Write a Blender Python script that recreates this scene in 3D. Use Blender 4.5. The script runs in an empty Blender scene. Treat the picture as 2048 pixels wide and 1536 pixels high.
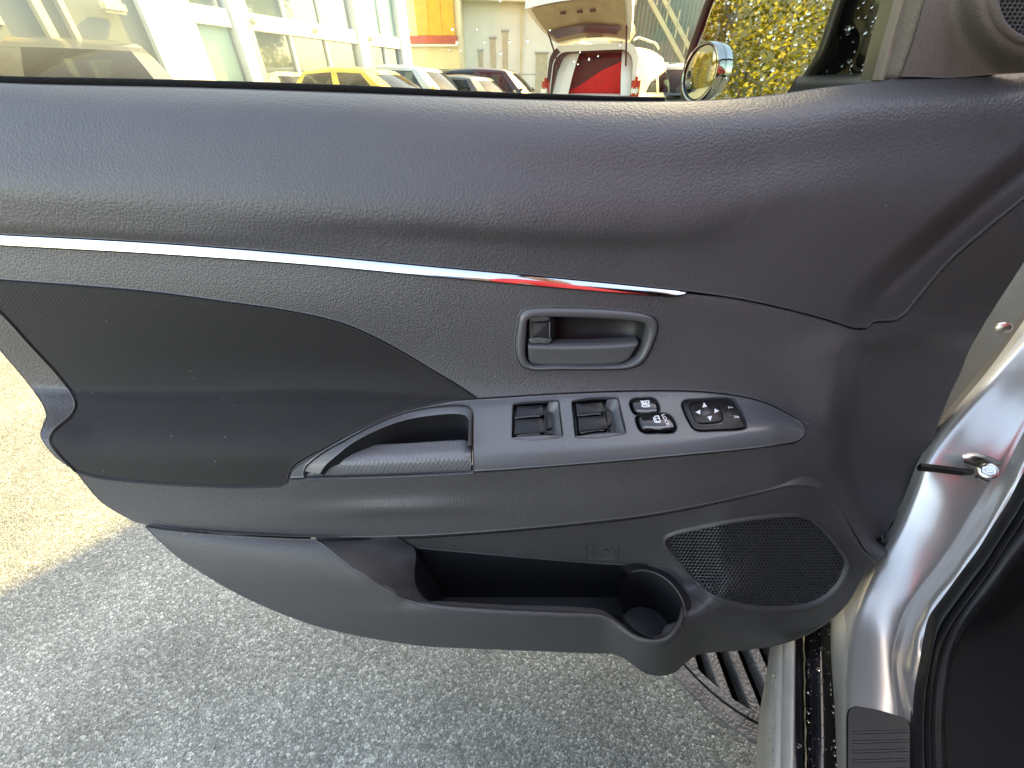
import bpy, bmesh, math, random
import numpy as np
from mathutils import Vector, Matrix
from mathutils.geometry import delaunay_2d_cdt
random.seed(7); np.random.seed(7)
R = math.radians
scene = bpy.context.scene
C = scene.collection

# ------------------------------------------------------------------ camera
F_PX, CX, CY = 770.0, 1024.0, 768.0          # focal length and centre in photo pixels (2048 x 1536)
TH = math.atan2(770.0, 1012.0)               # downward pitch, from the vertical vanishing point
CT, ST = math.cos(TH), math.sin(TH)
H = 1.05                                     # eye height in metres
cd = bpy.data.cameras.new('camera'); cam = bpy.data.objects.new('camera', cd); C.objects.link(cam)
cd.sensor_fit = 'HORIZONTAL'; cd.sensor_width = 36.0; cd.lens = 36.0 * F_PX / 2048.0
cd.clip_start = 0.01; cd.clip_end = 3000
cam.location = (0, 0, H); cam.rotation_euler = (math.pi / 2 - TH, 0, 0)
scene.camera = cam

# ------------------------------------------------------------------ sky, sun, exposure
SUN_AZ = math.atan2(0.68, 0.73)             # azimuth of the sun from +Y towards +X
SUN_EL = R(40)
w = bpy.data.worlds.new('World'); scene.world = w; w.use_nodes = True
nt = w.node_tree; nt.nodes.clear()
sky = nt.nodes.new('ShaderNodeTexSky'); sky.sky_type = 'NISHITA'; sky.sun_disc = False
sky.sun_elevation = SUN_EL; sky.sun_rotation = SUN_AZ
sky.air_density = 1.0; sky.dust_density = 2.0; sky.ozone_density = 1.0
bg = nt.nodes.new('ShaderNodeBackground'); bg.inputs[1].default_value = 0.15
out = nt.nodes.new('ShaderNodeOutputWorld')
nt.links.new(sky.outputs[0], bg.inputs[0]); nt.links.new(bg.outputs[0], out.inputs[0])
ld = bpy.data.lights.new('sun', 'SUN'); ld.energy = 2.0; ld.angle = R(0.4); ld.color = (1.0, 0.77, 0.26)
sun = bpy.data.objects.new('sun', ld); C.objects.link(sun)
sdir = Vector((math.sin(SUN_AZ) * math.cos(SUN_EL), math.cos(SUN_AZ) * math.cos(SUN_EL), math.sin(SUN_EL)))
sun.rotation_euler = sdir.to_track_quat('Z', 'Y').to_euler()
sun.location = (6, 6, 8)
vs = scene.view_settings
vs.view_transform = 'Standard'; vs.look = 'None'; vs.gamma = 1.0; vs.use_curve_mapping = False
vs.exposure = 3.12
vs.use_white_balance = True; vs.white_balance_temperature = 9100; vs.white_balance_tint = 11    # the phone balanced for the shade
scene.cycles.use_denoising = True
scene.cycles.max_bounces = 8
scene.cycles.transparent_max_bounces = 12
scene.cycles.caustics_reflective = False; scene.cycles.caustics_refractive = False

# ------------------------------------------------------------------ pixel to world
def ray(u, v):
    a = (u - CX) / F_PX; b = -(v - CY) / F_PX
    return a, CT + b * ST, -ST + b * CT
def WT(u, v, t):
    d = ray(u, v); return Vector((d[0] * t, d[1] * t, H + d[2] * t))
def W(u, v, Y):
    d = ray(u, v); return WT(u, v, Y / d[1])
def WZ(u, v, z):
    d = ray(u, v); return WT(u, v, (z - H) / d[2])

# ------------------------------------------------------------------ splines
def pchip(x, y, xq):
    x = np.asarray(x, float); y = np.asarray(y, float); xq = np.asarray(xq, float)
    h = np.diff(x); d = np.diff(y) / h
    m = np.zeros(len(x))
    if len(x) > 2:
        for i in range(1, len(x) - 1):
            if d[i - 1] * d[i] > 0:
                w1 = 2 * h[i] + h[i - 1]; w2 = h[i] + 2 * h[i - 1]
                m[i] = (w1 + w2) / (w1 / d[i - 1] + w2 / d[i])
    m[0] = d[0]; m[-1] = d[-1]
    k = np.clip(np.searchsorted(x, xq) - 1, 0, len(x) - 2)
    xx = np.clip(xq, x[0], x[-1])
    s = (xx - x[k]) / h[k]
    return ((1 + 2 * s) * (1 - s) ** 2 * y[k] + s * (1 - s) ** 2 * h[k] * m[k]
            + s * s * (3 - 2 * s) * y[k + 1] + s * s * (s - 1) * h[k] * m[k + 1])

def crom(pts, step=5.0, closed=False):
    """Catmull-Rom through pts (any dimension), resampled about every `step`."""
    P = [np.asarray(p, float) for p in pts]
    n = len(P)
    if closed:
        Q = [P[-1]] + P + [P[0], P[1]]
    else:
        Q = [2 * P[0] - P[1]] + P + [2 * P[-1] - P[-2]]
    res = []
    for i in range(1, len(Q) - 2):
        p0, p1, p2, p3 = Q[i - 1:i + 3]
        def al(a, b): return max(np.linalg.norm(b[:2] - a[:2]), 1e-9) ** 0.5
        t0 = 0; t1 = al(p0, p1); t2 = t1 + al(p1, p2); t3 = t2 + al(p2, p3)
        k = max(1, int(round(np.linalg.norm(p2[:2] - p1[:2]) / step)))
        for j in range(k):
            t = t1 + (t2 - t1) * j / k
            A1 = (t1 - t) / (t1 - t0) * p0 + (t - t0) / (t1 - t0) * p1
            A2 = (t2 - t) / (t2 - t1) * p1 + (t - t1) / (t2 - t1) * p2
            A3 = (t3 - t) / (t3 - t2) * p2 + (t - t2) / (t3 - t2) * p3
            B1 = (t2 - t) / (t2 - t0) * A1 + (t - t0) / (t2 - t0) * A2
            B2 = (t3 - t) / (t3 - t1) * A2 + (t - t1) / (t3 - t1) * A3
            res.append((t2 - t) / (t2 - t1) * B1 + (t - t1) / (t2 - t1) * B2)
    if not closed: res.append(P[-1])
    return res

def resample(pts, n):
    P = np.array([np.asarray(p, float) for p in pts])
    d = np.r_[0, np.cumsum(np.linalg.norm(np.diff(P, axis=0), axis=1))]
    q = np.linspace(0, d[-1], n)
    return np.stack([np.interp(q, d, P[:, k]) for k in range(P.shape[1])], 1)

def loop(*segs, step=5.0):
    """closed outline from several splined segments; corners sit where segments meet"""
    res = []
    for s in segs:
        c = crom(s, step) if len(s) > 2 else list(resample(s, max(2, int(np.linalg.norm(np.subtract(s[1], s[0])) / step) + 1)))
        for p in c:
            if not res or np.linalg.norm(np.asarray(p) - res[-1]) > 0.7: res.append(np.asarray(p, float))
    if np.linalg.norm(res[0] - res[-1]) < 0.7: res.pop()
    return np.array(res)

def inside(poly, pts):
    x, y = pts[:, 0], pts[:, 1]; r = np.zeros(len(pts), bool)
    px, py = poly[:, 0], poly[:, 1]; qx, qy = np.roll(px, 1), np.roll(py, 1)
    for a, b, c, d in zip(px, py, qx, qy):
        if b == d: continue
        m = ((b > y) != (d > y)) & (x < (c - a) * (y - b) / (d - b) + a)
        r ^= m
    return r

def area(poly):
    x, y = poly[:, 0], poly[:, 1]
    return 0.5 * np.sum(x * np.roll(y, -1) - y * np.roll(x, -1))

def inset(poly, d):
    """shrink a closed pixel outline by d pixels"""
    P = poly; t = np.roll(P, -1, 0) - np.roll(P, 1, 0)
    t /= np.maximum(np.linalg.norm(t, axis=1, keepdims=True), 1e-9)
    n = np.stack([-t[:, 1], t[:, 0]], 1) * (1 if area(P) > 0 else -1)
    return P + n * d

# ------------------------------------------------------------------ fields: depth Y over the photo plane
class Field:
    U0, U1, DU, V0, V1, DV = -200.0, 2240.0, 6.0, 100.0, 1420.0, 2.0
    def __init__(self, curves, feats=()):
        us = np.arange(self.U0, self.U1 + 1, self.DU); vv = np.arange(self.V0, self.V1 + 1, self.DV)
        cv = [pchip([p[0] for p in c], [p[1] for p in c], us) for c in curves]
        cy = [pchip([p[0] for p in c], [p[2] for p in c], us) for c in curves]
        T = np.zeros((len(us), len(vv)))
        for i in range(len(us)):
            x = np.array([c[i] for c in cv]); y = np.array([c[i] for c in cy])
            for k in range(1, len(x)):
                if x[k] < x[k - 1] + 1.5: x[k] = x[k - 1] + 1.5
            T[i] = pchip(x, y, vv)
        # light smoothing along u
        for _ in range(2):
            T[1:-1] = 0.25 * T[:-2] + 0.5 * T[1:-1] + 0.25 * T[2:]
        UU, VV = np.meshgrid(us, vv, indexing='ij')
        for fn in feats: T = T + fn(UU, VV)
        self.T = T
    def __call__(self, u, v):
        i = min(max((u - self.U0) / self.DU, 0), self.T.shape[0] - 1.001)
        j = min(max((v - self.V0) / self.DV, 0), self.T.shape[1] - 1.001)
        a, b = int(i), int(j); s, t = i - a, j - b
        T = self.T
        return (T[a, b] * (1 - s) + T[a + 1, b] * s) * (1 - t) + (T[a, b + 1] * (1 - s) + T[a + 1, b + 1] * s) * t
    def p(self, u, v, h=0.0):
        P = W(u, v, self(u, v))
        return P + self.n(u, v) * h if h else P
    def n(self, u, v, e=5.0):
        a = W(u + e, v, self(u + e, v)) - W(u - e, v, self(u - e, v))
        b = W(u, v + e, self(u, v + e)) - W(u, v - e, self(u, v - e))
        n = a.cross(b)
        if n.length < 1e-12: n = Vector((0, -1, 0))
        n.normalize()
        return n if n.dot(Vector((0, 0, H)) - W(u, v, self(u, v))) > 0 else -n
    def frame(self, u, v):
        n = self.n(u, v, 10)
        ex = (W(u + 9, v, self(u + 9, v)) - W(u - 9, v, self(u - 9, v)))
        ex = (ex - n * ex.dot(n)).normalized(); ey = n.cross(ex)
        return self.p(u, v), ex, ey, n

class FlatField(Field):
    """constant or callable depth"""
    def __init__(self, fn): self.fn = fn
    def __call__(self, u, v): return self.fn(u, v)

def dist_line(pl, U, V):
    """signed distance of grid points to a pixel polyline (positive on its right-hand side, v down)"""
    best = np.full(U.shape, 1e9); sg = np.zeros(U.shape)
    for (ax, ay), (bx, by) in zip(pl[:-1], pl[1:]):
        dx, dy = bx - ax, by - ay; L2 = dx * dx + dy * dy
        t = np.clip(((U - ax) * dx + (V - ay) * dy) / L2, 0, 1)
        d = np.hypot(U - ax - t * dx, V - ay - t * dy)
        s = dx * (V - ay) - dy * (U - ax)
        m = d < best; best = np.where(m, d, best); sg = np.where(m, np.sign(s), sg)
    return best * sg
def sstep(x): x = np.clip(x, 0, 1); return x * x * (3 - 2 * x)

# ------------------------------------------------------------------ objects
def new_obj(name, me, m=None, parent=None, smooth=True):
    o = bpy.data.objects.new(name, me); C.objects.link(o)
    if m: me.materials.append(m)
    if smooth and len(me.polygons): me.polygons.foreach_set('use_smooth', [True] * len(me.polygons))
    if parent is not None: attach(o, parent)
    return o
def attach(o, parent):
    o.parent = parent
    r = parent
    M = Matrix.Identity(4)
    while r is not None:
        M = r.matrix_basis @ M if r.parent is None else r.matrix_parent_inverse @ r.matrix_basis @ M
        r = r.parent
    o.matrix_parent_inverse = M.inverted()
def thing(name, label, cat, loc=(0, 0, 0), rotz=0.0, group=None):
    o = bpy.data.objects.new(name, None); C.objects.link(o)
    o.empty_display_size = 0.1
    o.location = loc; o.rotation_euler = (0, 0, rotz)
    o['label'] = label; o['category'] = cat
    if group: o['group'] = group
    o.matrix_basis = Matrix.Translation(loc) @ Matrix.Rotation(rotz, 4, 'Z')
    return o
def child(o, parent):
    """parent without inverse: o's own mesh is in the parent's local space"""
    o.parent = parent; return o
def mesh(name, verts, faces, m=None, parent=None, smooth=True, local=False, sharp=None):
    me = bpy.data.meshes.new(name); me.from_pydata([tuple(v) for v in verts], [], faces); me.update()
    o = new_obj(name, me, m, None, smooth)
    if parent is not None:
        if local: o.parent = parent
        else: attach(o, parent)
    if sharp is not None: me.set_sharp_from_angle(angle=R(sharp))
    return o
def recalc(o):
    bm = bmesh.new(); bm.from_mesh(o.data); bmesh.ops.recalc_face_normals(bm, faces=bm.faces); bm.to_mesh(o.data); bm.free(); return o

def patch(name, poly, field, m, parent, step=9.0, holes=(), gap=1.1, skirt=0.010, lift=0.0, roll=0.0012, sharp=None, back=False):
    """a sheet over `field` bounded by a pixel outline, with rolled edges going back"""
    if gap: gap = gap + roll * .8 / .00068
    P = inset(poly, gap) if gap else poly
    hs = [inset(hh, -gap) if gap else hh for hh in holes]
    mn, mx = P.min(0), P.max(0)
    gu, gv = np.meshgrid(np.arange(mn[0] + step / 2, mx[0], step), np.arange(mn[1] + step / 2, mx[1], step * 0.75))
    gu[1::2] += step * 0.5
    G = np.stack([gu.ravel(), gv.ravel()], 1)
    G = G[inside(P, G)]
    for hh in hs: G = G[~inside(hh, G)]
    allb = np.concatenate([P] + hs)
    rings = []
    for li, L in enumerate([P] + hs):
        for off in (3.0, 7.0, 12.0):
            Q = inset(L, off if li == 0 else -off)[::1 if off < 10 else 2]
            d = np.min(np.hypot(Q[:, None, 0] - allb[None, :, 0], Q[:, None, 1] - allb[None, :, 1]), 1)
            Q = Q[d > off * .9]
            Q = Q[inside(P, Q)] if len(Q) else Q
            for hh in hs:
                if len(Q): Q = Q[~inside(hh, Q)]
            rings.append(Q)
    if len(G):
        keep = np.ones(len(G), bool)
        for k in range(0, len(G), 2000):
            d = np.min(np.hypot(G[k:k + 2000, None, 0] - allb[None, :, 0], G[k:k + 2000, None, 1] - allb[None, :, 1]), 1)
            keep[k:k + 2000] = d > 12 + step * 0.4
        G = G[keep]
    G = np.concatenate([G] + rings)
    pts = [Vector(p) for p in allb] + [Vector(p) for p in G]
    edges = []; k = 0
    for L in [P] + hs:
        n = len(L); edges += [(k + i, k + (i + 1) % n) for i in range(n)]; k += n
    vo, eo, fo, ov, oe, of = delaunay_2d_cdt(pts, edges, [], 0, 1e-4)
    V2 = np.array([(p.x, p.y) for p in vo]); T = np.array([f for f in fo if len(f) == 3])
    cen = V2[T].mean(1); ok = inside(P, cen)
    for hh in hs: ok &= ~inside(hh, cen)
    T = T[ok]
    verts = [field.p(u, v, lift) for u, v in V2]
    faces = []
    for t in T:
        a, b, c = (V2[i] for i in t)
        cr = (b[0] - a[0]) * (c[1] - a[1]) - (b[1] - a[1]) * (c[0] - a[0])
        faces.append(tuple(int(i) for i in t) if cr < 0 else tuple(int(i) for i in t[::-1]))
    # skirt
    omap = {}
    for i, L in enumerate(ov):
        for s in L: omap[s] = i
    if skirt:
        k = 0
        for li, L in enumerate([P] + hs):
            n = len(L); idx = [omap.get(k + i, None) for i in range(n)]; k += n
            sgn = area(L) > 0
            ring1 = []; ring2 = []
            for i in range(n):
                u, v = L[i]; nn = field.n(u, v)
                pa = L[(i - 1) % n]; pb = L[(i + 1) % n]
                tx, ty = pb - pa; ln = math.hypot(tx, ty) + 1e-9
                ox, oy = (ty / ln, -tx / ln) if sgn else (-ty / ln, tx / ln)
                if li > 0: ox, oy = -ox, -oy
                p = field.p(u, v, lift)
                e = (field.p(u + ox * 4, v + oy * 4, lift) - p)
                e = (e - nn * e.dot(nn))
                if e.length > 1e-9: e.normalize()
                ring1.append(len(verts)); verts.append(p + e * roll * 0.6 - nn * roll)
                ring2.append(len(verts)); verts.append(p + e * roll * 0.8 - nn * skirt)
            for i in range(n):
                j = (i + 1) % n
                if idx[i] is None or idx[j] is None or idx[i] == idx[j]: continue
                flip = sgn == (li == 0)
                for A, B in ((idx, ring1), (ring1, ring2)):
                    f = (A[i], A[j], B[j], B[i])
                    faces.append(f if not flip else f[::-1])
    o = mesh(name, verts, faces, m, parent, True)
    if sharp: o.data.set_sharp_from_angle(angle=R(sharp))
    return o

def loft(name, rows, m, parent, nu=60, sub=1, close=False, smooth=True, flip=False, sharp=None, world=False, cap=False):
    """rows: lists of (u,v,Y)-like world points (Vectors) – each resampled to nu; optional Catmull across"""
    rr = [resample([tuple(p) for p in r], nu) for r in rows]
    if sub > 1:
        cols = []
        S = []
        n = len(rr)
        for i in range(n - 1):
            p0 = rr[i - 1] if i > 0 else 2 * rr[0] - rr[1]
            p1, p2 = rr[i], rr[i + 1]
            p3 = rr[i + 2] if i + 2 < n else 2 * rr[-1] - rr[-2]
            for j in range(sub):
                t = j / sub
                S.append(0.5 * ((2 * p1) + (-p0 + p2) * t + (2 * p0 - 5 * p1 + 4 * p2 - p3) * t * t + (-p0 + 3 * p1 - 3 * p2 + p3) * t ** 3))
        S.append(rr[-1]); rr = S
    verts = [tuple(p) for r in rr for p in r]; faces = []
    nr = len(rr)
    for i in range(nr if close else nr - 1):
        for j in range(nu - 1):
            a = i * nu + j; b = ((i + 1) % nr) * nu + j
            f = (a, a + 1, b + 1, b)
            faces.append(f[::-1] if flip else f)
    if cap and close:
        faces.append(tuple(i * nu for i in range(nr))); faces.append(tuple(i * nu + nu - 1 for i in range(nr))[::-1])
    o = mesh(name, verts, faces, m, parent, smooth)
    if sharp: o.data.set_sharp_from_angle(angle=R(sharp))
    return o

def px(pts, fn, step=6): return [fn(*p) for p in crom(pts, step)]

def tube(name, pts, r, m, parent, n=10, closed=False, rfn=None, local=False):
    """round tube along world points"""
    P = [Vector(p) for p in pts]; verts = []; faces = []; N = len(P)
    prev = None
    for i, p in enumerate(P):
        if closed: t = (P[(i + 1) % N] - P[i - 1])
        else: t = P[min(i + 1, N - 1)] - P[max(i - 1, 0)]
        t.normalize()
        if prev is None:
            a = Vector((0, 0, 1)) if abs(t.z) < 0.9 else Vector((1, 0, 0)); x = t.cross(a).normalized()
        else:
            x = prev - t * prev.dot(t); x.normalize()
        prev = x; y = t.cross(x)
        rr = rfn(i / max(N - 1, 1)) if rfn else r
        for k in range(n):
            an = 2 * math.pi * k / n
            verts.append(p + (x * math.cos(an) + y * math.sin(an)) * rr)
    for i in range(N if closed else N - 1):
        for k in range(n):
            a = i * n + k; b = i * n + (k + 1) % n; c = ((i + 1) % N) * n + (k + 1) % n; d = ((i + 1) % N) * n + k
            faces.append((a, b, c, d))
    if not closed:
        faces.append(tuple(range(n))[::-1]); faces.append(tuple((N - 1) * n + k for k in range(n)))
    return mesh(name, verts, faces, m, parent, True, local=local, sharp=50)

def solid(name, poly, field, h0, h1, m, parent, bev=0.0012, taper=0.0, sharp=40):
    """a raised key: pixel outline on a field, from height h0 to h1 along the surface normal, bevelled top edge"""
    P = poly; n = len(P)
    verts = []; faces = []
    c = P.mean(0); nn = field.n(*c, 10)
    base = [field.p(u, v) for u, v in P]
    cen = sum(base, Vector()) / n
    def ring(h, sh):
        k = len(verts)
        for b in base:
            d = (cen - b); d -= nn * d.dot(nn)
            L = max(d.length, 1e-9)
            verts.append(b + nn * h + d / L * min(sh, L * 0.8))
        return list(range(k, k + n))
    rings = [ring(h0, 0), ring(h1 - bev, taper), ring(h1 - bev * 0.3, taper + bev * 0.3), ring(h1, taper + bev)]
    ccw = area(P) < 0
    for A, B in zip(rings[:-1], rings[1:]):
        for i in range(n):
            j = (i + 1) % n; f = (A[i], A[j], B[j], B[i]); faces.append(f if ccw else f[::-1])
    faces.append(tuple(rings[-1]) if ccw else tuple(rings[-1][::-1]))
    return mesh(name, verts, faces, m, parent, True, sharp=sharp)

def rrect(cu, cv, w_, h_, r, sk=0.0, n=4):
    """rounded rectangle outline in pixels, optional shear (u shift per v)"""
    pts = []
    for sx, sy, a0 in ((1, -1, -90), (1, 1, 0), (-1, 1, 90), (-1, -1, 180)):
        for k in range(n + 1):
            a = R(a0 + 90 * k / n)
            x = sx * (w_ / 2 - r) + r * math.cos(a); y = sy * (h_ / 2 - r) + r * math.sin(a)
            pts.append((cu + x + sk * y, cv + y))
    return np.array(pts)

def text_mesh(name, s, o, ex, ey, size, m, parent, lift=0.0006, bold=0.0):
    cu = bpy.data.curves.new(name, 'FONT'); cu.body = s; cu.size = size; cu.align_x = 'CENTER'; cu.align_y = 'CENTER'; cu.offset = bold
    cu.resolution_u = 3
    tmp = bpy.data.objects.new(name, cu); C.objects.link(tmp)
    dg = bpy.context.evaluated_depsgraph_get(); me = bpy.data.meshes.new_from_object(tmp.evaluated_get(dg))
    bpy.data.objects.remove(tmp)
    n = ex.cross(ey).normalized()
    for v in me.vertices:
        c = v.co.copy(); v.co = o + ex * c.x + ey * c.y + n * lift
    ob = bpy.data.objects.new(name, me); C.objects.link(ob); me.materials.clear(); me.materials.append(m); attach(ob, parent)
    return ob

def box(verts, faces, c, s, M=None):
    k = len(verts)
    for x in (-.5, .5):
        for y in (-.5, .5):
            for z in (-.5, .5):
                p = Vector((c[0] + x * s[0], c[1] + y * s[1], c[2] + z * s[2]))
                verts.append(M @ p if M else p)
    for f in ((0, 1, 3, 2), (4, 6, 7, 5), (0, 4, 5, 1), (2, 3, 7, 6), (0, 2, 6, 4), (1, 5, 7, 3)): faces.append(tuple(k + i for i in f))
def box_obj(name, c, s, m, parent, bev=0.0, local=True, M=None):
    v, f = [], []; box(v, f, c, s, M)
    o = mesh(name, v, f, m, parent, False, local=local)
    if bev:
        bm = bmesh.new(); bm.from_mesh(o.data); bmesh.ops.bevel(bm, geom=bm.edges[:], offset=bev, segments=2, affect='EDGES'); bm.to_mesh(o.data); bm.free()
    return o

# ------------------------------------------------------------------ materials
def mat(name, base, rough=0.5, metal=0.0, spec=0.5, coat=0.0, coat_rough=0.05, sheen=0.0, var=0.0, var_scale=8.0, bump=None, trans=0.0, emis=None, dust=0.0):
    m = bpy.data.materials.new(name); m.use_nodes = True; t = m.node_tree; b = t.nodes['Principled BSDF']
    b.inputs['Base Color'].default_value = (*base, 1); b.inputs['Roughness'].default_value = rough
    b.inputs['Metallic'].default_value = metal; b.inputs['Specular IOR Level'].default_value = spec
    b.inputs['Coat Weight'].default_value = coat; b.inputs['Coat Roughness'].default_value = coat_rough
    b.inputs['Sheen Weight'].default_value = sheen; b.inputs['Transmission Weight'].default_value = trans
    L = t.links.new
    tc = t.nodes.new('ShaderNodeTexCoord')
    if var:
        nz = t.nodes.new('ShaderNodeTexNoise'); nz.inputs['Scale'].default_value = var_scale; nz.inputs['Detail'].default_value = 6
        L(tc.outputs['Object'], nz.inputs['Vector'])
        mp = t.nodes.new('ShaderNodeMapRange'); mp.inputs['To Min'].default_value = 1 - var; mp.inputs['To Max'].default_value = 1 + var
        mp.inputs['From Min'].default_value = 0.3; mp.inputs['From Max'].default_value = 0.7
        L(nz.outputs['Fac'], mp.inputs['Value'])
        mx = t.nodes.new('ShaderNodeVectorMath'); mx.operation = 'SCALE'; mx.inputs[0].default_value = base
        L(mp.outputs[0], mx.inputs['Scale']); L(mx.outputs[0], b.inputs['Base Color'])
        m2 = t.nodes.new('ShaderNodeMapRange'); m2.inputs['From Min'].default_value = 0.3; m2.inputs['From Max'].default_value = 0.7
        m2.inputs['To Min'].default_value = max(0, rough - var * 0.18); m2.inputs['To Max'].default_value = min(1, rough + var * 0.18)
        L(nz.outputs['Fac'], m2.inputs['Value']); L(m2.outputs[0], b.inputs['Roughness'])
    if bump:
        kind, sc, st, dist = bump
        bp = t.nodes.new('ShaderNodeBump'); bp.inputs['Strength'].default_value = st; bp.inputs['Distance'].default_value = dist
        if kind == 'leather':
            nz0 = t.nodes.new('ShaderNodeTexNoise'); nz0.inputs['Scale'].default_value = sc * 0.8; L(tc.outputs['Object'], nz0.inputs['Vector'])
            av = t.nodes.new('ShaderNodeVectorMath'); av.operation = 'MULTIPLY_ADD'; L(nz0.outputs['Color'], av.inputs[0])
            av.inputs[1].default_value = (0.45 / sc,) * 3; L(tc.outputs['Object'], av.inputs[2])
            vo = t.nodes.new('ShaderNodeTexVoronoi'); vo.feature = 'F1'; vo.inputs['Scale'].default_value = sc
            L(av.outputs[0], vo.inputs['Vector'])
            ra = t.nodes.new('ShaderNodeMapRange'); ra.interpolation_type = 'SMOOTHSTEP'; ra.inputs['From Min'].default_value = 0.15; ra.inputs['From Max'].default_value = 0.75; ra.inputs['To Min'].default_value = 1.0; ra.inputs['To Max'].default_value = 0.0; L(vo.outputs['Distance'], ra.inputs['Value'])
            L(ra.outputs[0], bp.inputs['Height'])
        elif kind == 'noise':
            n2 = t.nodes.new('ShaderNodeTexNoise'); n2.inputs['Scale'].default_value = sc; n2.inputs['Detail'].default_value = 3; L(tc.outputs['Object'], n2.inputs['Vector'])
            L(n2.outputs['Fac'], bp.inputs['Height'])
        elif kind in ('weave', 'diamond'):
            hs = []
            for ang in ((35, -55) if kind == 'weave' else (30, -30)):
                mpn = t.nodes.new('ShaderNodeMapping'); mpn.inputs['Rotation'].default_value = (0, R(ang), 0); L(tc.outputs['Object'], mpn.inputs['Vector'])
                wv = t.nodes.new('ShaderNodeTexWave'); wv.wave_type = 'BANDS'; wv.bands_direction = 'X'; wv.inputs['Scale'].default_value = sc
                if kind == 'weave': wv.inputs['Distortion'].default_value = 0.6
                L(mpn.outputs[0], wv.inputs['Vector']); hs.append(wv)
            mm = t.nodes.new('ShaderNodeMath'); mm.operation = 'MINIMUM' if kind == 'diamond' else 'ADD'
            L(hs[0].outputs['Fac'], mm.inputs[0]); L(hs[1].outputs['Fac'], mm.inputs[1]); L(mm.outputs[0], bp.inputs['Height'])
        L(bp.outputs[0], b.inputs['Normal'])
    if dust:
        vd = t.nodes.new('ShaderNodeTexVoronoi'); vd.inputs['Scale'].default_value = 85; L(tc.outputs['Object'], vd.inputs['Vector'])
        lt = t.nodes.new('ShaderNodeMath'); lt.operation = 'LESS_THAN'; lt.inputs[1].default_value = .075; L(vd.outputs['Distance'], lt.inputs[0])
        sd = t.nodes.new('ShaderNodeSeparateColor'); L(vd.outputs['Color'], sd.inputs[0])
        g2 = t.nodes.new('ShaderNodeMath'); g2.operation = 'GREATER_THAN'; g2.inputs[1].default_value = 1 - dust; L(sd.outputs[0], g2.inputs[0])
        mu = t.nodes.new('ShaderNodeMath'); mu.operation = 'MULTIPLY'; L(lt.outputs[0], mu.inputs[0]); L(g2.outputs[0], mu.inputs[1])
        ns = t.nodes.new('ShaderNodeTexNoise'); ns.inputs['Scale'].default_value = 9; ns.inputs['Detail'].default_value = 8; ns.inputs['Roughness'].default_value = .75; L(tc.outputs['Object'], ns.inputs['Vector'])
        sm = t.nodes.new('ShaderNodeMapRange'); sm.inputs['From Min'].default_value = .60; sm.inputs['From Max'].default_value = .78; sm.inputs['To Max'].default_value = .16; L(ns.outputs['Fac'], sm.inputs['Value'])
        mxv = t.nodes.new('ShaderNodeMath'); mxv.operation = 'MAXIMUM'; L(mu.outputs[0], mxv.inputs[0]); L(sm.outputs[0], mxv.inputs[1])
        mc = t.nodes.new('ShaderNodeMix'); mc.data_type = 'RGBA'; mc.inputs['B'].default_value = (.24, .235, .22, 1)
        src = b.inputs['Base Color'].links[0].from_socket if b.inputs['Base Color'].links else None
        if src: L(src, mc.inputs['A'])
        else: mc.inputs['A'].default_value = (*base, 1)
        L(mxv.outputs[0], mc.inputs['Factor']); L(mc.outputs['Result'], b.inputs['Base Color'])
    if emis:
        b.inputs['Emission Color'].default_value = (*emis[:3], 1); b.inputs['Emission Strength'].default_value = emis[3]
    return m

M = {}
M['soft'] = mat('soft_grained_vinyl', (.080, .077, .081), .43, spec=.5, var=.12, var_scale=5, bump=('leather', 340, .34, .0008), dust=.035)
M['hard'] = mat('hard_grained_plastic', (.084, .079, .081), .41, spec=.5, var=.10, var_scale=6, bump=('leather', 420, .45, .0007), dust=.03)
M['lower'] = mat('lower_grained_plastic', (.066, .063, .064), .45, spec=.45, var=.10, var_scale=6, bump=('leather', 520, .40, .0005), dust=.03)
M['satin'] = mat('satin_charcoal_plastic', (.115, .118, .125), .28, spec=.5, var=.06, var_scale=9, bump=('noise', 900, .06, .0006))
M['bezel'] = mat('satin_bezel_plastic', (.105, .104, .106), .30, spec=.55, bump=('noise', 1200, .06, .0005))
M['fabric'] = mat('black_woven_fabric', (.013, .011, .0108), .70, spec=.32, sheen=.10, var=.25, var_scale=7, bump=('weave', 100, .16, .0008), dust=.06)
M['grip'] = mat('dimpled_grip_rubber', (.15, .15, .158), .34, spec=.5, bump=('diamond', 62, .38, .0010))
M['black'] = mat('black_plastic', (.008, .008, .009), .35, spec=.5)
M['key'] = mat('black_switch_plastic', (.006, .006, .007), .40, spec=.4, bump=('noise', 700, .05, .0005))
M['gloss_black'] = mat('glossy_black_plastic', (.006, .006, .007), .10, spec=.6, var=.3, var_scale=12)
M['chrome'] = mat('polished_chrome', (.55, .57, .60), .05, metal=1.0, var=.03, var_scale=20)
M['steel'] = mat('zinc_plated_steel', (.62, .61, .58), .28, metal=1.0, var=.2, var_scale=60)
M['liner'] = mat('black_pocket_lining', (.018, .018, .020), .5, spec=.35, bump=('leather', 520, .3, .0005))  # darker than the trim: shade inside the recesses put into the colour
M['rubber'] = mat('black_rubber', (.012, .012, .013), .42, spec=.4, var=.2, var_scale=30, bump=('noise', 400, .15, .001))
M['felt'] = mat('black_felt_seal', (.012, .012, .012), .9, spec=.2, bump=('noise', 800, .6, .002))
M['white_print'] = mat('white_print', (.8, .8, .8), .5)
M['silver'] = mat('silver_metallic_paint', (.50, .49, .475), .30, metal=.65, coat=.45, coat_rough=.06, var=.03, var_scale=300)
M['silver_dull'] = mat('silver_unpolished_paint', (.42, .41, .37), .45, metal=.4, coat=.15, coat_rough=.2, var=.12, var_scale=15)
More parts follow.
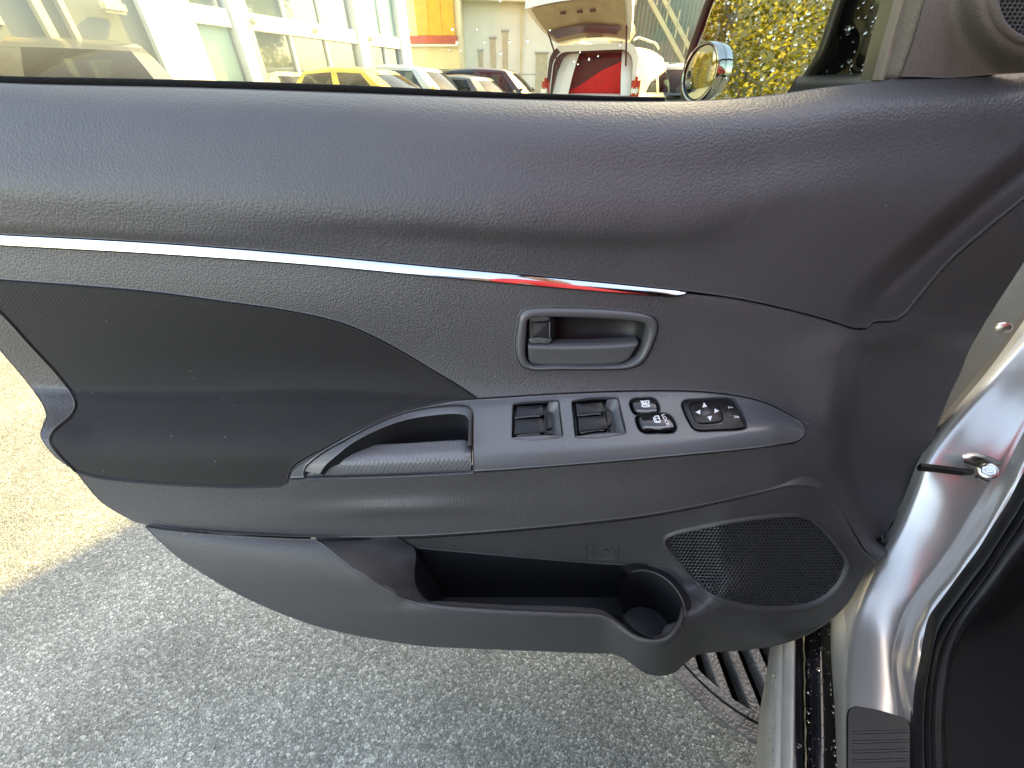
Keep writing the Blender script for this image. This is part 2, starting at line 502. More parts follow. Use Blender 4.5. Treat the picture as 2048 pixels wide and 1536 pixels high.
M['kick'] = mat('dark_interior_plastic', (.020, .020, .022), .55, spec=.4, bump=('leather', 300, .3, .0008))

def glass_mat(name, tint, refl=.9, rough=0.0):
    m = bpy.data.materials.new(name); m.use_nodes = True; t = m.node_tree; t.nodes.clear()
    o = t.nodes.new('ShaderNodeOutputMaterial'); tr = t.nodes.new('ShaderNodeBsdfTransparent'); gl = t.nodes.new('ShaderNodeBsdfGlossy')
    lw = t.nodes.new('ShaderNodeLayerWeight'); lw.inputs['Blend'].default_value = .5; pw = t.nodes.new('ShaderNodeMath'); pw.operation = 'POWER'; pw.inputs[1].default_value = 5.0
    fr = t.nodes.new('ShaderNodeMath'); fr.operation = 'MULTIPLY_ADD'; fr.inputs[1].default_value = .95; fr.inputs[2].default_value = .05; mx = t.nodes.new('ShaderNodeMixShader')
    t.links.new(lw.outputs['Facing'], pw.inputs[0]); t.links.new(pw.outputs[0], fr.inputs[0])
    tr.inputs[0].default_value = (*tint, 1); gl.inputs[0].default_value = (refl,) * 3 + (1,); gl.inputs['Roughness'].default_value = rough
    t.links.new(fr.outputs[0], mx.inputs[0]); t.links.new(tr.outputs[0], mx.inputs[1]); t.links.new(gl.outputs[0], mx.inputs[2]); t.links.new(mx.outputs[0], o.inputs[0])
    return m
M['pane'] = glass_mat('door_window_glass', (.70, .74, .63))
M['drop'] = mat('clear_water', (1, 1, 1), 0.0, trans=1.0, spec=.5); M['drop'].node_tree.nodes['Principled BSDF'].inputs['IOR'].default_value = 1.33
# ================================================================== the ground
def asphalt():
    m = bpy.data.materials.new('worn_asphalt'); m.use_nodes = True; t = m.node_tree; b = t.nodes['Principled BSDF']; L = t.links.new
    tc = t.nodes.new('ShaderNodeTexCoord')
    nz0 = t.nodes.new('ShaderNodeTexNoise'); nz0.inputs['Scale'].default_value = 90; L(tc.outputs['Object'], nz0.inputs['Vector'])
    av = t.nodes.new('ShaderNodeVectorMath'); av.operation = 'MULTIPLY_ADD'; L(nz0.outputs['Color'], av.inputs[0]); av.inputs[1].default_value = (.008,) * 3; L(tc.outputs['Object'], av.inputs[2])
    v1 = t.nodes.new('ShaderNodeTexVoronoi'); v1.inputs['Scale'].default_value = 200; L(av.outputs[0], v1.inputs['Vector'])
    v2 = t.nodes.new('ShaderNodeTexVoronoi'); v2.feature = 'DISTANCE_TO_EDGE'; v2.inputs['Scale'].default_value = 200; L(av.outputs[0], v2.inputs['Vector'])
    v3 = t.nodes.new('ShaderNodeTexVoronoi'); v3.inputs['Scale'].default_value = 480; L(av.outputs[0], v3.inputs['Vector'])
    sep = t.nodes.new('ShaderNodeSeparateColor'); L(v1.outputs['Color'], sep.inputs[0])
    cr = t.nodes.new('ShaderNodeValToRGB'); e = cr.color_ramp.elements
    e[0].position = 0.0; e[0].color = (.148, .170, .160, 1); e[1].position = 1.0; e[1].color = (.44, .485, .455, 1)
    for p, c in ((.35, (.222, .250, .238, 1)), (.75, (.282, .315, .298, 1))):
        k = e.new(p); k.color = c
    L(sep.outputs[0], cr.inputs[0])
    ed = t.nodes.new('ShaderNodeMapRange'); ed.interpolation_type = 'SMOOTHSTEP'; ed.inputs['From Max'].default_value = .16; ed.inputs['To Min'].default_value = .40; L(v2.outputs['Distance'], ed.inputs['Value'])
    sc = t.nodes.new('ShaderNodeVectorMath'); sc.operation = 'SCALE'; L(cr.outputs[0], sc.inputs[0]); L(ed.outputs[0], sc.inputs['Scale'])
    big = t.nodes.new('ShaderNodeTexNoise'); big.inputs['Scale'].default_value = 3.2; big.inputs['Detail'].default_value = 7; L(tc.outputs['Object'], big.inputs['Vector'])
    mb = t.nodes.new('ShaderNodeMapRange'); mb.inputs['From Min'].default_value = .32; mb.inputs['From Max'].default_value = .68; mb.inputs['To Min'].default_value = .74; mb.inputs['To Max'].default_value = 1.14; L(big.outputs['Fac'], mb.inputs['Value'])
    s2 = t.nodes.new('ShaderNodeVectorMath'); s2.operation = 'SCALE'; L(sc.outputs[0], s2.inputs[0]); L(mb.outputs[0], s2.inputs['Scale'])
    L(s2.outputs[0], b.inputs['Base Color'])
    b.inputs['Roughness'].default_value = .62; b.inputs['Specular IOR Level'].default_value = .4
    inv = t.nodes.new('ShaderNodeMath'); inv.operation = 'MULTIPLY_ADD'; inv.inputs[1].default_value = -1; inv.inputs[2].default_value = 1; L(v1.outputs['Distance'], inv.inputs[0])
    ad = t.nodes.new('ShaderNodeMath'); ad.operation = 'MULTIPLY_ADD'; L(sep.outputs[1], ad.inputs[0]); ad.inputs[1].default_value = .7; L(inv.outputs[0], ad.inputs[2])
    ad2 = t.nodes.new('ShaderNodeMath'); ad2.operation = 'MULTIPLY_ADD'; L(v3.outputs['Distance'], ad2.inputs[0]); ad2.inputs[1].default_value = -.4; L(ad.outputs[0], ad2.inputs[2])
    bp = t.nodes.new('ShaderNodeBump'); bp.inputs['Strength'].default_value = .68; bp.inputs['Distance'].default_value = .005
    L(ad2.outputs[0], bp.inputs['Height']); L(bp.outputs[0], b.inputs['Normal'])
    return m
M['asphalt'] = asphalt()
# sheet with a round hole where the drain sits
DR = Vector((0.640, 0.470, 0)); DRAD = 0.325
gv, gf = [], []
NR = 64
rads = [DRAD, .45, .8, 1.6, 4, 12, 40, 150, 600, 2200]
for r in rads:
    for k in range(NR):
        a = 2 * math.pi * k / NR; gv.append((DR.x + r * math.cos(a), DR.y + r * math.sin(a), 0))
for i in range(len(rads) - 1):
    for k in range(NR):
        gf.append((i * NR + k, (i + 1) * NR + k, (i + 1) * NR + (k + 1) % NR, i * NR + (k + 1) % NR))
ground = mesh('ground', gv, gf, M['asphalt'], None, False); ground['kind'] = 'structure'

# ------------------------------------------------------------------ storm drain set in the asphalt
M['iron'] = mat('cast_iron', (.135, .14, .15), .50, metal=.25, spec=.5, var=.45, var_scale=14, bump=('noise', 170, .9, .006))
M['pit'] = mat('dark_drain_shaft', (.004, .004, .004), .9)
drain = thing('drain_grate', 'round cast iron storm drain grate with long slots, set in the asphalt under the door', 'drain', (DR.x, DR.y, 0))
def ring_mesh(name, prof, m, parent, n=72):
    v, f = [], []
    for r, z in prof:
        for k in range(n):
            a = 2 * math.pi * k / n; v.append((r * math.cos(a), r * math.sin(a), z))
    for i in range(len(prof) - 1):
        for k in range(n):
            f.append((i * n + k, (i + 1) * n + k, (i + 1) * n + (k + 1) % n, i * n + (k + 1) % n))
    o = mesh(name, v, f, m, parent, True, local=True, sharp=35); return recalc(o)
ring_mesh('rim', [(DRAD + .004, -.03), (DRAD + .004, -.002), (DRAD - .001, .002), (DRAD - .032, .002), (DRAD - .035, -.006)], M['iron'], drain)
ring_mesh('lid_border', [(DRAD - .037, -.008), (DRAD - .039, .000), (DRAD - .052, .001), (DRAD - .055, -.003), (DRAD - .056, -.035)], M['iron'], drain)
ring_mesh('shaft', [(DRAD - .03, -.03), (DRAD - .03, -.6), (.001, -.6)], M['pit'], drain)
rr = DRAD - .053
for i in range(-5, 6):
    x = -.0125 + i * .0525
    if abs(x) > rr - .01: continue
    ln = 2 * math.sqrt(rr * rr - x * x)
    v, f = [], []
    prof = [(-.0135, -.04), (-.0125, -.002), (-.010, .001), (.007, .001), (.0105, -.004), (.0155, -.04)]
    for y in (-ln / 2 - .004, ln / 2 + .004):
        for (a, z) in prof: v.append((x + a, y, z))
    k = len(prof)
    for j in range(k - 1): f.append((j, j + 1, k + j + 1, k + j))
    bar = mesh('bar', v, f, M['iron'], drain, False, local=True); recalc(bar)

# ================================================================== the car whose door stands open
AX = Vector((math.sin(R(31)), math.cos(R(31)), 0))      # forward along the car
LT = Vector((AX.y, -AX.x, 0))                           # to the car's right
HINGE = Vector((0.63, 0.50, 0))
car = thing('silver_car', 'silver car with black door seals and sill, whose front door stands open', 'car', (HINGE.x, HINGE.y, 0))
def CP(a, l, z): return HINGE + AX * a + LT * l + Vector((0, 0, z))

# door jamb: lines across it from the outside in, each a list of (u, v, t)
J = {}
J['outer'] = [(2140, 500, .600), (2048, 640, .600), (1975, 742, .605), (1905, 825, .61), (1868, 870, .61), (1835, 925, .612), (1812, 985, .622), (1778, 1060, .632), (1733, 1136, .637), (1695, 1195, .634), (1672, 1253, .626), (1674, 1312, .600), (1680, 1400, .548), (1684, 1536, .492), (1686, 1720, .43)]
J['fl'] = [(2140, 535, .575), (2048, 676, .580), (1989, 750, .585), (1921, 831, .59), (1882, 880, .592), (1850, 930, .597), (1828, 985, .605), (1795, 1060, .613), (1750, 1136, .618), (1722, 1195, .607), (1705, 1253, .592), (1697, 1312, .566), (1693, 1400, .525), (1693, 1536, .471), (1693, 1720, .415)]
J['in'] = [(2160, 690, .560), (2090, 790, .563), (2048, 867, .568), (2007, 948, .576), (1960, 1036, .586), (1921, 1094, .592), (1890, 1138, .594), (1849, 1189, .588), (1820, 1239, .573), (1805, 1288, .555), (1797, 1326, .538), (1804, 1385, .512), (1812, 1429, .494), (1818, 1536, .456), (1822, 1720, .40)]
J['lip'] = [(2190, 760, .545), (2110, 860, .549), (2048, 943, .556), (2018, 1000, .562), (1986, 1050, .568), (1955, 1100, .572), (1925, 1140, .573), (1885, 1195, .567), (1858, 1233, .557), (1846, 1280, .543), (1841, 1312, .530), (1830, 1370, .505), (1825, 1429, .482), (1824, 1536, .444), (1826, 1720, .39)]
J['rub1'] = [(2200, 830, .533), (2120, 930, .537), (2060, 1010, .543), (2030, 1060, .548), (2000, 1105, .551), (1968, 1155, .551), (1935, 1200, .547), (1903, 1245, .538), (1880, 1290, .525), (1868, 1340, .507), (1860, 1400, .484), (1857, 1460, .461), (1858, 1500, .447), (1860, 1560, .428), (1862, 1720, .38)]
J['rub2'] = [(2215, 900, .53), (2140, 1000, .533), (2080, 1075, .537), (2050, 1115, .54), (2020, 1150, .542), (1985, 1200, .541), (1950, 1240, .537), (1923, 1275, .528), (1905, 1318, .514), (1896, 1360, .497), (1890, 1400, .482), (1890, 1460, .460), (1892, 1500, .446), (1894, 1560, .427), (1897, 1720, .38)]
def _turn(k, p):
    u, v, t = p
    return (u, v, t - (.025 * float(sstep(np.array((1290 - v) / 190))) if k in ('in', 'lip', 'rub1', 'rub2') else 0))
JL = {k: [WT(*p) for p in crom([_turn(k, q) for q in v], 8)] for k, v in J.items()}
n_ = 90
loft('jamb_flange', [JL['outer'], [a.lerp(b, .55) + Vector((0, 0, .006)) for a, b in zip(map(Vector, resample(JL['outer'], n_)), map(Vector, resample(JL['fl'], n_)))], JL['fl']], M['silver_dull'], car, n_, sub=4)
r0, r1 = resample(JL['fl'], n_), resample(JL['in'], n_)
rows = []
for k, (t, d) in enumerate(((0, .0), (.06, -.004), (.2, -.0055), (.5, -.007), (.8, -.004), (.93, .001), (1, .004))):
    rows.append([tuple(a * (1 - t) + b * t + np.array((0, .0, d * -1.0))) for a, b in zip(r0, r1)])
jamb = loft('door_jamb', rows, M['silver'], car, n_, sub=4)
loft('jamb_lip', [rows[-1], [tuple((a + b) / 2 + np.array((-.002, -.003, .004))) for a, b in zip(r1, resample(JL['lip'], n_))], JL['lip']], M['silver'], car, n_, sub=3)
a_, b_, c_ = resample(JL['lip'], n_), resample(JL['rub1'], n_), resample(JL['rub2'], n_)
up = np.array((-.35, -.55, .75))
def mixr(t, h): return [tuple(p * (1 - t) + q * t + up * h) for p, q in zip(a_, b_)]
def mixr2(t, h): return [tuple(p * (1 - t) + q * t + up * h) for p, q in zip(b_, c_)]
loft('weatherstrip', [mixr(0, -.004), mixr(.03, .004), mixr(.25, .0075), mixr(.5, .007), mixr(.64, .001), mixr(.7, -.004), mixr(.76, .003), mixr(.88, .0065), mixr(1, .003), mixr2(.06, -.004)], M['rubber'], car, n_, sub=3)
ws2 = loft('seal_bulb', [mixr2(.03, -.006), mixr2(.06, .003), mixr2(.3, .0085), mixr2(.62, .0085), mixr2(.92, .003), mixr2(1.0, -.008)], M['rubber'], car, n_, sub=3)
# the fine ribs on the seal's inner lip
rv, rf = [], []
pb, pc = resample(JL['rub1'], 220), resample(JL['rub2'], 220)
for i in range(100, 214):
    p = Vector(pb[i] * .62 + pc[i] * .38 + up * .0088); d = Vector(pc[i] - pb[i]); d.normalize(); tn = (Vector(pb[min(i + 1, 219)]) - Vector(pb[i - 1])).normalized()
    k = len(rv)
    for s, q in ((-1, -1), (1, -1), (1, 1), (-1, 1)): rv.append(p + d * s * .0035 + tn * q * .0007)
    rv.append(p + Vector(up) * .0012); rf += [(k, k + 1, k + 4), (k + 1, k + 2, k + 4), (k + 2, k + 3, k + 4), (k + 3, k, k + 4)]
rb = mesh('seal_ribs', rv, rf, M['rubber'], car); rb['kind'] = 'stuff'
# kick panel and footwell inside the seal
k0 = [Vector(p) for p in resample(JL['rub2'], n_)]
k1 = [p + LT * .05 + AX * .05 + Vector((0, 0, -.01)) for p in k0]
k2 = [p + LT * .30 + AX * .42 + Vector((0, 0, -.05)) for p in k0]
loft('kick_panel', [k0, k1, k2], M['kick'], car, n_)
flp = [CP(.9, .06, .30), CP(.9, 1.7, .30), CP(-3.0, 1.7, .30), CP(-3.0, .06, .30)]
mesh('floor', flp, [(0, 1, 2, 3)], M['kick'], car, False)

# scuff plate on the sill
sp = loop([(1694, 1560), (1694, 1440)], [(1694, 1440), (1698, 1422), (1712, 1415)], [(1712, 1415), (1760, 1424), (1806, 1438)], [(1806, 1438), (1818, 1446), (1822, 1462)], [(1822, 1462), (1824, 1560), (1826, 1700)], [(1826, 1700), (1694, 1700)])
class ScF(Field):
    def __init__(self): pass
    def __call__(self, u, v):
        return WZ(u, v, .4005 + (u - 1694) / 130 * .022).y
M['scuff'] = mat('ribbed_black_scuff_plate', (.010, .011, .014), .42, spec=.5)
scuff = patch('scuff_plate', sp, ScF(), M['scuff'], car, step=14, gap=0, skirt=.004, lift=.0035)
for i in range(13):
    v0 = 1452 + i * 19
    pl = [WZ(1706 + k * 18, v0 - 0.32 * k * 18 + 14 + k * 5.2, .4055 + k * 18 / 130 * .022) for k in range(7)]
    pl = [p for p in pl]
    tube('rib', pl, .0016, M['scuff'], scuff, n=6)

# rocker: strips along the sill outside the jamb, each from line to line (u, v, z)
def strip(name, lines, m, sub=1, n=40): return loft(name, [[WZ(*p) for p in crom(l, 12)] for l in lines], m, car, n, sub=sub)
vv = (1180, 1290, 1420, 1536, 1700)
def ln(us, z): return [(u, v, z) for u, v in zip(us, vv)]
strip('rocker_panel', [ln((1560, 1545, 1520, 1510, 1488), .16), ln((1556, 1540, 1527, 1519, 1500), .235), ln((1558, 1545, 1536, 1530, 1512), .280), ln((1566, 1556, 1549, 1544, 1530), .298), ln((1572, 1568, 1564, 1562, 1556), .303)], M['silver_dull'], 3)
strip('sill_ledge', [ln((1572, 1568, 1564, 1562, 1556), .3035), ln((1574, 1570, 1567, 1565, 1560), .312), ln((1590, 1589, 1588, 1587, 1584), .319), ln((1592, 1591, 1590, 1589, 1586), .312)], M['silver_dull'], 3)
strip('sill_seal', [ln((1592, 1590, 1589, 1588, 1585), .310), ln((1600, 1600, 1602, 1604, 1608), .312), ln((1604, 1604, 1607, 1609, 1614), .316), ln((1606, 1607, 1609, 1611, 1617), .327), ln((1608, 1609, 1611, 1613, 1619), .327), ln((1609, 1610, 1613, 1615, 1621), .314)], M['gloss_black'])
M['wet_edge'] = mat('wet_seal_edge', (.42, .36, .22), .15, metal=.6, var=.5, var_scale=70)
tube('seal_edge', [WZ(u + 1.5 * math.sin(v * .13) * random.random(), v, .3285) for u, v in zip(np.interp(np.arange(1200, 1700, 6), vv, (1607, 1608, 1610, 1612, 1618)), np.arange(1200, 1700, 6))], .0010, M['wet_edge'], car, n=6)
sill_lines = [ln((1609, 1610, 1613, 1615, 1621), .313), ln((1612, 1613, 1616, 1618, 1624), .320), ln((1660, 1659, 1667, 1672, 1682), .328), ln((1663, 1662, 1670, 1675, 1685), .322)]
strip('sill_plate', sill_lines, M['gloss_black'], 2)
strip('sill_flange', [ln((1662, 1661, 1669, 1674, 1684), .322), ln((1663, 1662, 1670, 1675, 1686), .345), ln((1668, 1666, 1674, 1679, 1689), .358), ln((1690, 1684, 1683, 1686, 1690), .378), ln((1708, 1699, 1692.5, 1692.5, 1692.5), .388)], M['silver_dull'], 3)

M['fender_in'] = mat('dusty_inner_fender', (.10, .092, .072), .6, var=.3, var_scale=12)  # inner fender coloured darker than the silver paint around it
# hinge side: dark gap, inner fender and screw
loft('inner_fender', [[WT(*p) for p in crom([(2060, 380, .70), (1990, 520, .70), (1930, 620, .70), (1880, 740, .70), (1830, 850, .70), (1780, 980, .71), (1720, 1110, .71)], 10)], [WT(*p) for p in crom([(2190, 480, .60), (2085, 620, .612), (2010, 720, .625), (1945, 820, .632), (1890, 900, .64), (1830, 1010, .65), (1760, 1140, .66)], 10)]], M['fender_in'], car, 40)
M['sealer'] = mat('dark_brown_sealer', (.07, .06, .05), .5)
loft('seam_sealer', [[WT(*p) for p in crom([(2160, 470, .625), (2048, 622, .63), (1975, 722, .635), (1902, 812, .64), (1866, 862, .64), (1825, 925, .64)], 10)], [WT(*p) for p in crom([(2160, 500, .598), (2050, 662, .602), (1984, 746, .606), (1916, 828, .61), (1878, 878, .612), (1840, 930, .615)], 10)]], M['sealer'], car, 40)
sc0 = WT(2006, 655, .605)
def disc_solid(name, c, n, r, h, m, parent, k=16, dome=0.0):
    n = n.normalized(); a = Vector((0, 0, 1)) if abs(n.z) < .9 else Vector((1, 0, 0)); x = n.cross(a).normalized(); y = n.cross(x)
    v, f = [], []
    prof = [(r, 0), (r, h * .8), (r * .9, h), (r * .4, h + dome)]
    for rr_, hh in prof:
        for i in range(k):
            an = 2 * math.pi * i / k; v.append(c + n * hh + (x * math.cos(an) + y * math.sin(an)) * rr_)
    for j in range(len(prof) - 1):
        for i in range(k): f.append((j * k + i, j * k + (i + 1) % k, (j + 1) * k + (i + 1) % k, (j + 1) * k + i))
    f.append(tuple((len(prof) - 1) * k + i for i in range(k)))
    o = mesh(name, v, f, m, parent, True, sharp=35); return recalc(o)
disc_solid('hinge_bolt', sc0, Vector((-.6, -.7, .2)), .009, .006, M['steel'], car, 14, .001)

# door check: black arm, bent bracket, hexagonal nut
arm_pts = [WT(1838, 934, 0.566), WT(1880, 938, 0.562), WT(1925, 944, 0.558), WT(1945, 944, 0.558)]
av_, af_ = [], []
for p, hh in zip(arm_pts, (.0046, .0042, .0038, .003)):
    for dz in (-1, 1):
        for dd in (-1, 1): av_.append(p + Vector((0, 0, dz * hh)) + AX * dd * .004)
for i in range(3):
    k = i * 4; af_ += [(k, k + 1, k + 5, k + 4), (k + 2, k + 6, k + 7, k + 3), (k, k + 4, k + 6, k + 2), (k + 1, k + 3, k + 7, k + 5)]
recalc(mesh('check_arm', av_, af_, M['black'], car, False))
br = loft('check_bracket', [[WT(*p) for p in crom(l, 4)] for l in (
    [(1924, 908, 0.552), (1945, 906, 0.548), (1965, 908, 0.546), (1985, 915, 0.546), (2004, 924, 0.548)],
    [(1926, 914, 0.544), (1945, 914, 0.540), (1965, 917, 0.538), (1985, 924, 0.539), (2006, 929, 0.544)],
    [(1928, 926, 0.544), (1945, 930, 0.540), (1962, 932, 0.538), (1975, 929, 0.540), (1990, 931, 0.545)],
    [(1934, 934, 0.550), (1948, 938, 0.548), (1962, 940, 0.546), (1976, 943, 0.545), (1992, 944, 0.547)])], M['steel'], car, 16, sub=3)
nutc = WT(1977, 942, 0.540); nn = (Vector((0, 0, H)) - nutc).normalized() + Vector((0, 0, .15))
disc_solid('flange_washer', nutc, nn, .0105, .003, M['steel'], car, 20)
nut = disc_solid('nut', nutc + nn.normalized() * .0028, nn, .0078, .006, M['steel'], car, 6)
disc_solid('bolt_end', nutc + nn.normalized() * .008, nn, .0038, .003, M['steel'], car, 12)
tube('check_spring', [WT(1955 + 4 * k, 954 + k * 1.6, .546) for k in range(6)], .003, M['steel'], car, n=6)
# ================================================================== the open door
door = thing('car_door', 'open front car door seen from inside, charcoal grained trim with chrome strip', 'car door', (0.0, 0.50, 0.33))
# depth curves (u, v, Y) from the belt down to the skirt
def cv(*p): return list(p)
CURV = [
 cv((-200, 140, .545), (0, 158, .540), (700, 176, .540), (1000, 188, .540), (1350, 193, .540), (1550, 180, .540), (1760, 154, .540), (2240, 140, .545)),
 cv((-200, 152, .522), (0, 170, .518), (700, 189, .516), (1000, 200, .515), (1350, 205, .514), (1550, 193, .515), (1760, 166, .518), (2240, 152, .52)),
 cv((-200, 195, .492), (0, 214, .490), (400, 222, .488), (700, 232, .486), (1000, 248, .484), (1350, 256, .483), (1550, 244, .484), (1760, 215, .488), (2048, 205, .492), (2240, 200, .492)),
 cv((-200, 260, .474), (0, 280, .472), (500, 300, .469), (1000, 330, .467), (1350, 340, .467), (1600, 320, .470), (1760, 300, .473), (2048, 280, .478), (2240, 270, .478)),
 cv((-200, 385, .453), (0, 402, .452), (300, 420, .451), (600, 434, .450), (800, 440, .449), (1000, 452, .448), (1200, 462, .448), (1350, 460, .449), (1450, 440, .451), (1560, 405, .455), (1700, 380, .459), (2048, 360, .463), (2240, 350, .463)),
 cv((-200, 432, .4525), (0, 448, .4520), (300, 464, .4518), (600, 474, .4535), (800, 482, .4550), (1000, 494, .4560), (1200, 504, .4560), (1350, 504, .4545), (1450, 492, .4530), (1560, 465, .4530), (1700, 440, .4540), (2048, 420, .456), (2240, 410, .456)),
 cv((-200, 455, .4575), (0, 470, .4570), (300, 486, .4568), (600, 509, .4565), (900, 537, .4555), (1200, 566, .4530), (1370, 583, .4500), (1500, 602, .4475), (1600, 625, .4455), (1700, 655, .4440), (1800, 660, .4460), (2240, 670, .452)),
 cv((-200, 480, .4560), (0, 492, .4555), (300, 509, .4550), (600, 530, .4540), (900, 558, .4525), (1200, 584, .4490), (1370, 594, .4470), (1500, 615, .4450), (1600, 640, .4430), (1700, 672, .4410), (1800, 690, .440), (2240, 710, .446)),
 cv((-200, 560, .4500), (0, 580, .4490), (500, 618, .4470), (900, 640, .4450), (1300, 660, .4410), (1600, 690, .4370), (1700, 720, .4340), (1800, 740, .430), (2240, 760, .436)),
 cv((-200, 690, .4520), (0, 700, .4510), (500, 715, .4490), (800, 728, .4420), (900, 735, .4370), (1300, 738, .4300), (1560, 745, .4280), (1650, 765, .4230), (1720, 800, .4120), (1800, 820, .408), (2240, 840, .412)),
 cv((-200, 750, .4480), (150, 774, .4450), (400, 776, .4430), (600, 772, .4400), (800, 778, .4310), (955, 793, .4220), (1150, 782, .4190), (1370, 778, .4190), (1500, 793, .4170), (1580, 825, .4130), (1640, 850, .4060), (1720, 870, .3960), (1800, 880, .392), (2240, 900, .40)),
 cv((-200, 785, .4240), (150, 806, .4180), (400, 808, .4150), (600, 802, .4130), (800, 806, .4100), (955, 812, .4060), (1150, 800, .4060), (1370, 797, .4060), (1500, 810, .4050), (1580, 836, .4060), (1640, 862, .4040), (1720, 885, .3930), (1800, 900, .388), (2240, 920, .395)),
 cv((-200, 845, .3600), (100, 868, .3560), (200, 880, .3550), (400, 884, .3540), (580, 884, .3540), (950, 888, .3530), (1200, 878, .3540), (1400, 864, .3560), (1540, 852, .3640), (1590, 854, .3800), (1640, 878, .3980), (1720, 905, .3880), (1800, 925, .383), (2240, 945, .39)),
 cv((-200, 875, .3480), (100, 898, .3430), (200, 914, .3410), (400, 920, .3400), (580, 918, .3395), (950, 913, .3390), (1200, 900, .3400), (1400, 884, .3430), (1540, 868, .3530), (1590, 866, .3720), (1640, 895, .3880), (1720, 930, .3800), (1800, 950, .375), (2240, 970, .38)),
 cv((-200, 930, .3430), (100, 940, .3360), (200, 957, .3340), (450, 970, .3330), (560, 970, .3330), (600, 956, .3330), (950, 943, .3320), (1300, 916, .3340), (1540, 894, .3450), (1590, 886, .3620), (1640, 930, .3700), (1720, 970, .3640), (1800, 985, .360), (2240, 1000, .365)),
 cv((-200, 945, .3400), (100, 960, .3350), (200, 975, .3330), (560, 990, .3310), (950, 968, .3310), (1300, 945, .3320), (1540, 925, .3390), (1640, 975, .3490), (1720, 1010, .3430), (1800, 1025, .34), (2240, 1040, .345)),
 cv((-200, 1000, .3320), (200, 1020, .3270), (600, 1035, .3230), (950, 1020, .3230), (1300, 995, .3250), (1540, 970, .3300), (1640, 1010, .3360), (1720, 1060, .3240), (1800, 1075, .32), (2240, 1085, .325)),
 cv((-200, 1030, .3270), (280, 1052, .3200), (640, 1076, .3160), (1000, 1063, .3160), (1300, 1030, .3200), (1450, 1002, .3240), (1640, 1045, .3270), (1755, 1127, .3040), (1800, 1130, .302), (2240, 1140, .31)),
 cv((-200, 1300, .30), (2240, 1300, .28)),
]
roll_line = [(1660, 640), (1692, 592), (1760, 530), (1856, 445), (1950, 365), (2048, 288), (2200, 175)]
def roll_feat(U, V):
    d = dist_line(roll_line, U, V); fade = sstep((1660 - V) / 1000 + 1) * sstep((690 - V) / 60)
    st = .017 * sstep((d + 6) / 50) * sstep((U - 1670) / 90)
    gr = .003 * np.exp(-((d - 44) / 9.0) ** 2) * sstep((U - 1735) / 50)
    return (st + gr) * fade
def flank_fold(U, V):
    # the flank turns away right of this line
    ln_ = [(1725, 640), (1690, 690), (1668, 790), (1650, 880), (1648, 960), (1690, 1050), (1740, 1120)]
    d = dist_line(ln_[::-1], U, V)
    return (.032 * sstep((d + 4) / 60) - .012 * np.exp(-(d / 80) ** 2) * sstep((980 - V) / 120)) * sstep((V - 640) / 70) * sstep((1140 - V) / 60)
def pad_feat(U, V):
    d = np.hypot((U - 800) / 135, (V - 1016 + (U - 800) * .02) / 15)
    return -.0050 * np.exp(-d ** 2 * 1.1)
FD = Field(CURV, [roll_feat, flank_fold, pad_feat])

# ---- shared outline pieces
belt = [(-120, 153), (0, 163), (400, 173), (700, 183), (1000, 194), (1200, 199), (1350, 199), (1450, 195), (1550, 186), (1640, 173), (1760, 160), (1800, 150), (1900, 147), (2048, 140), (2180, 134)]
seam_r = [(2180, 295), (2048, 398), (1973, 458), (1895, 527), (1843, 588), (1811, 627), (1788, 642), (1746, 647), (1734, 657), (1706, 658)]
seam_b = [(1706, 658), (1648, 639), (1600, 626), (1500, 603), (1440, 593), (1374, 584)]
chr_top = [(1374, 584), (1200, 566), (900, 538), (600, 510), (300, 487), (0, 471), (-120, 465)]
chr_bot = [(-120, 482), (0, 489.5), (300, 506), (600, 527), (900, 555), (1200, 582), (1320, 591), (1352, 592), (1374, 584)]
out_right = [(2180, 330), (2110, 430), (2048, 527), (1985, 625), (1941, 699), (1921, 750), (1906, 781), (1882, 838), (1856, 911), (1841, 943), (1825, 984), (1804, 1013), (1779, 1057), (1777, 1100), (1768, 1117), (1755, 1125)]
low_seam = [(1755, 1125), (1733, 1104), (1700, 1052), (1670, 1003), (1640, 975), (1590, 968), (1540, 978), (1450, 1001), (1300, 1030), (1150, 1048), (1000, 1062), (830, 1073), (640, 1076), (450, 1068), (340, 1058), (273, 1047)]
out_left = [(273, 1047), (236, 1028), (199, 1003), (170, 970), (149, 944), (113, 918), (87, 888), (79, 869), (84, 852), (91, 836), (87, 816), (57, 771), (0, 703), (-60, 630), (-120, 560)]
fab_top = [(-95, 552), (-40, 557), (0, 560), (151, 571), (302, 584), (453, 604), (566, 620), (642, 635), (700, 652), (780, 690), (860, 737), (920, 773), (956, 798)]
arm_tl = [(956, 798), (900, 803), (850, 812), (800, 825), (745, 848), (690, 874), (640, 902), (605, 921), (588, 933), (580, 944), (578, 957)]
fab_bot = [(578, 957), (573, 965), (562, 970), (545, 972), (450, 973), (350, 969), (250, 962), (200, 956), (165, 948), (149, 943)]
fab_left = [(149, 943), (113, 905), (99, 881), (107, 862), (143, 829), (151, 809), (145, 790), (113, 748), (60, 691), (0, 626), (-95, 552)]
arm_top = [(956, 798), (1060, 791), (1150, 786), (1260, 782), (1370, 782), (1440, 787), (1500, 797), (1545, 812), (1580, 831), (1602, 846), (1608, 856)]
arm_nose = [(1608, 856), (1608, 868), (1600, 879), (1585, 886)]
arm_bot = [(1585, 886), (1500, 897), (1300, 916), (1120, 931), (950, 943), (760, 950), (620, 955), (578, 957)]

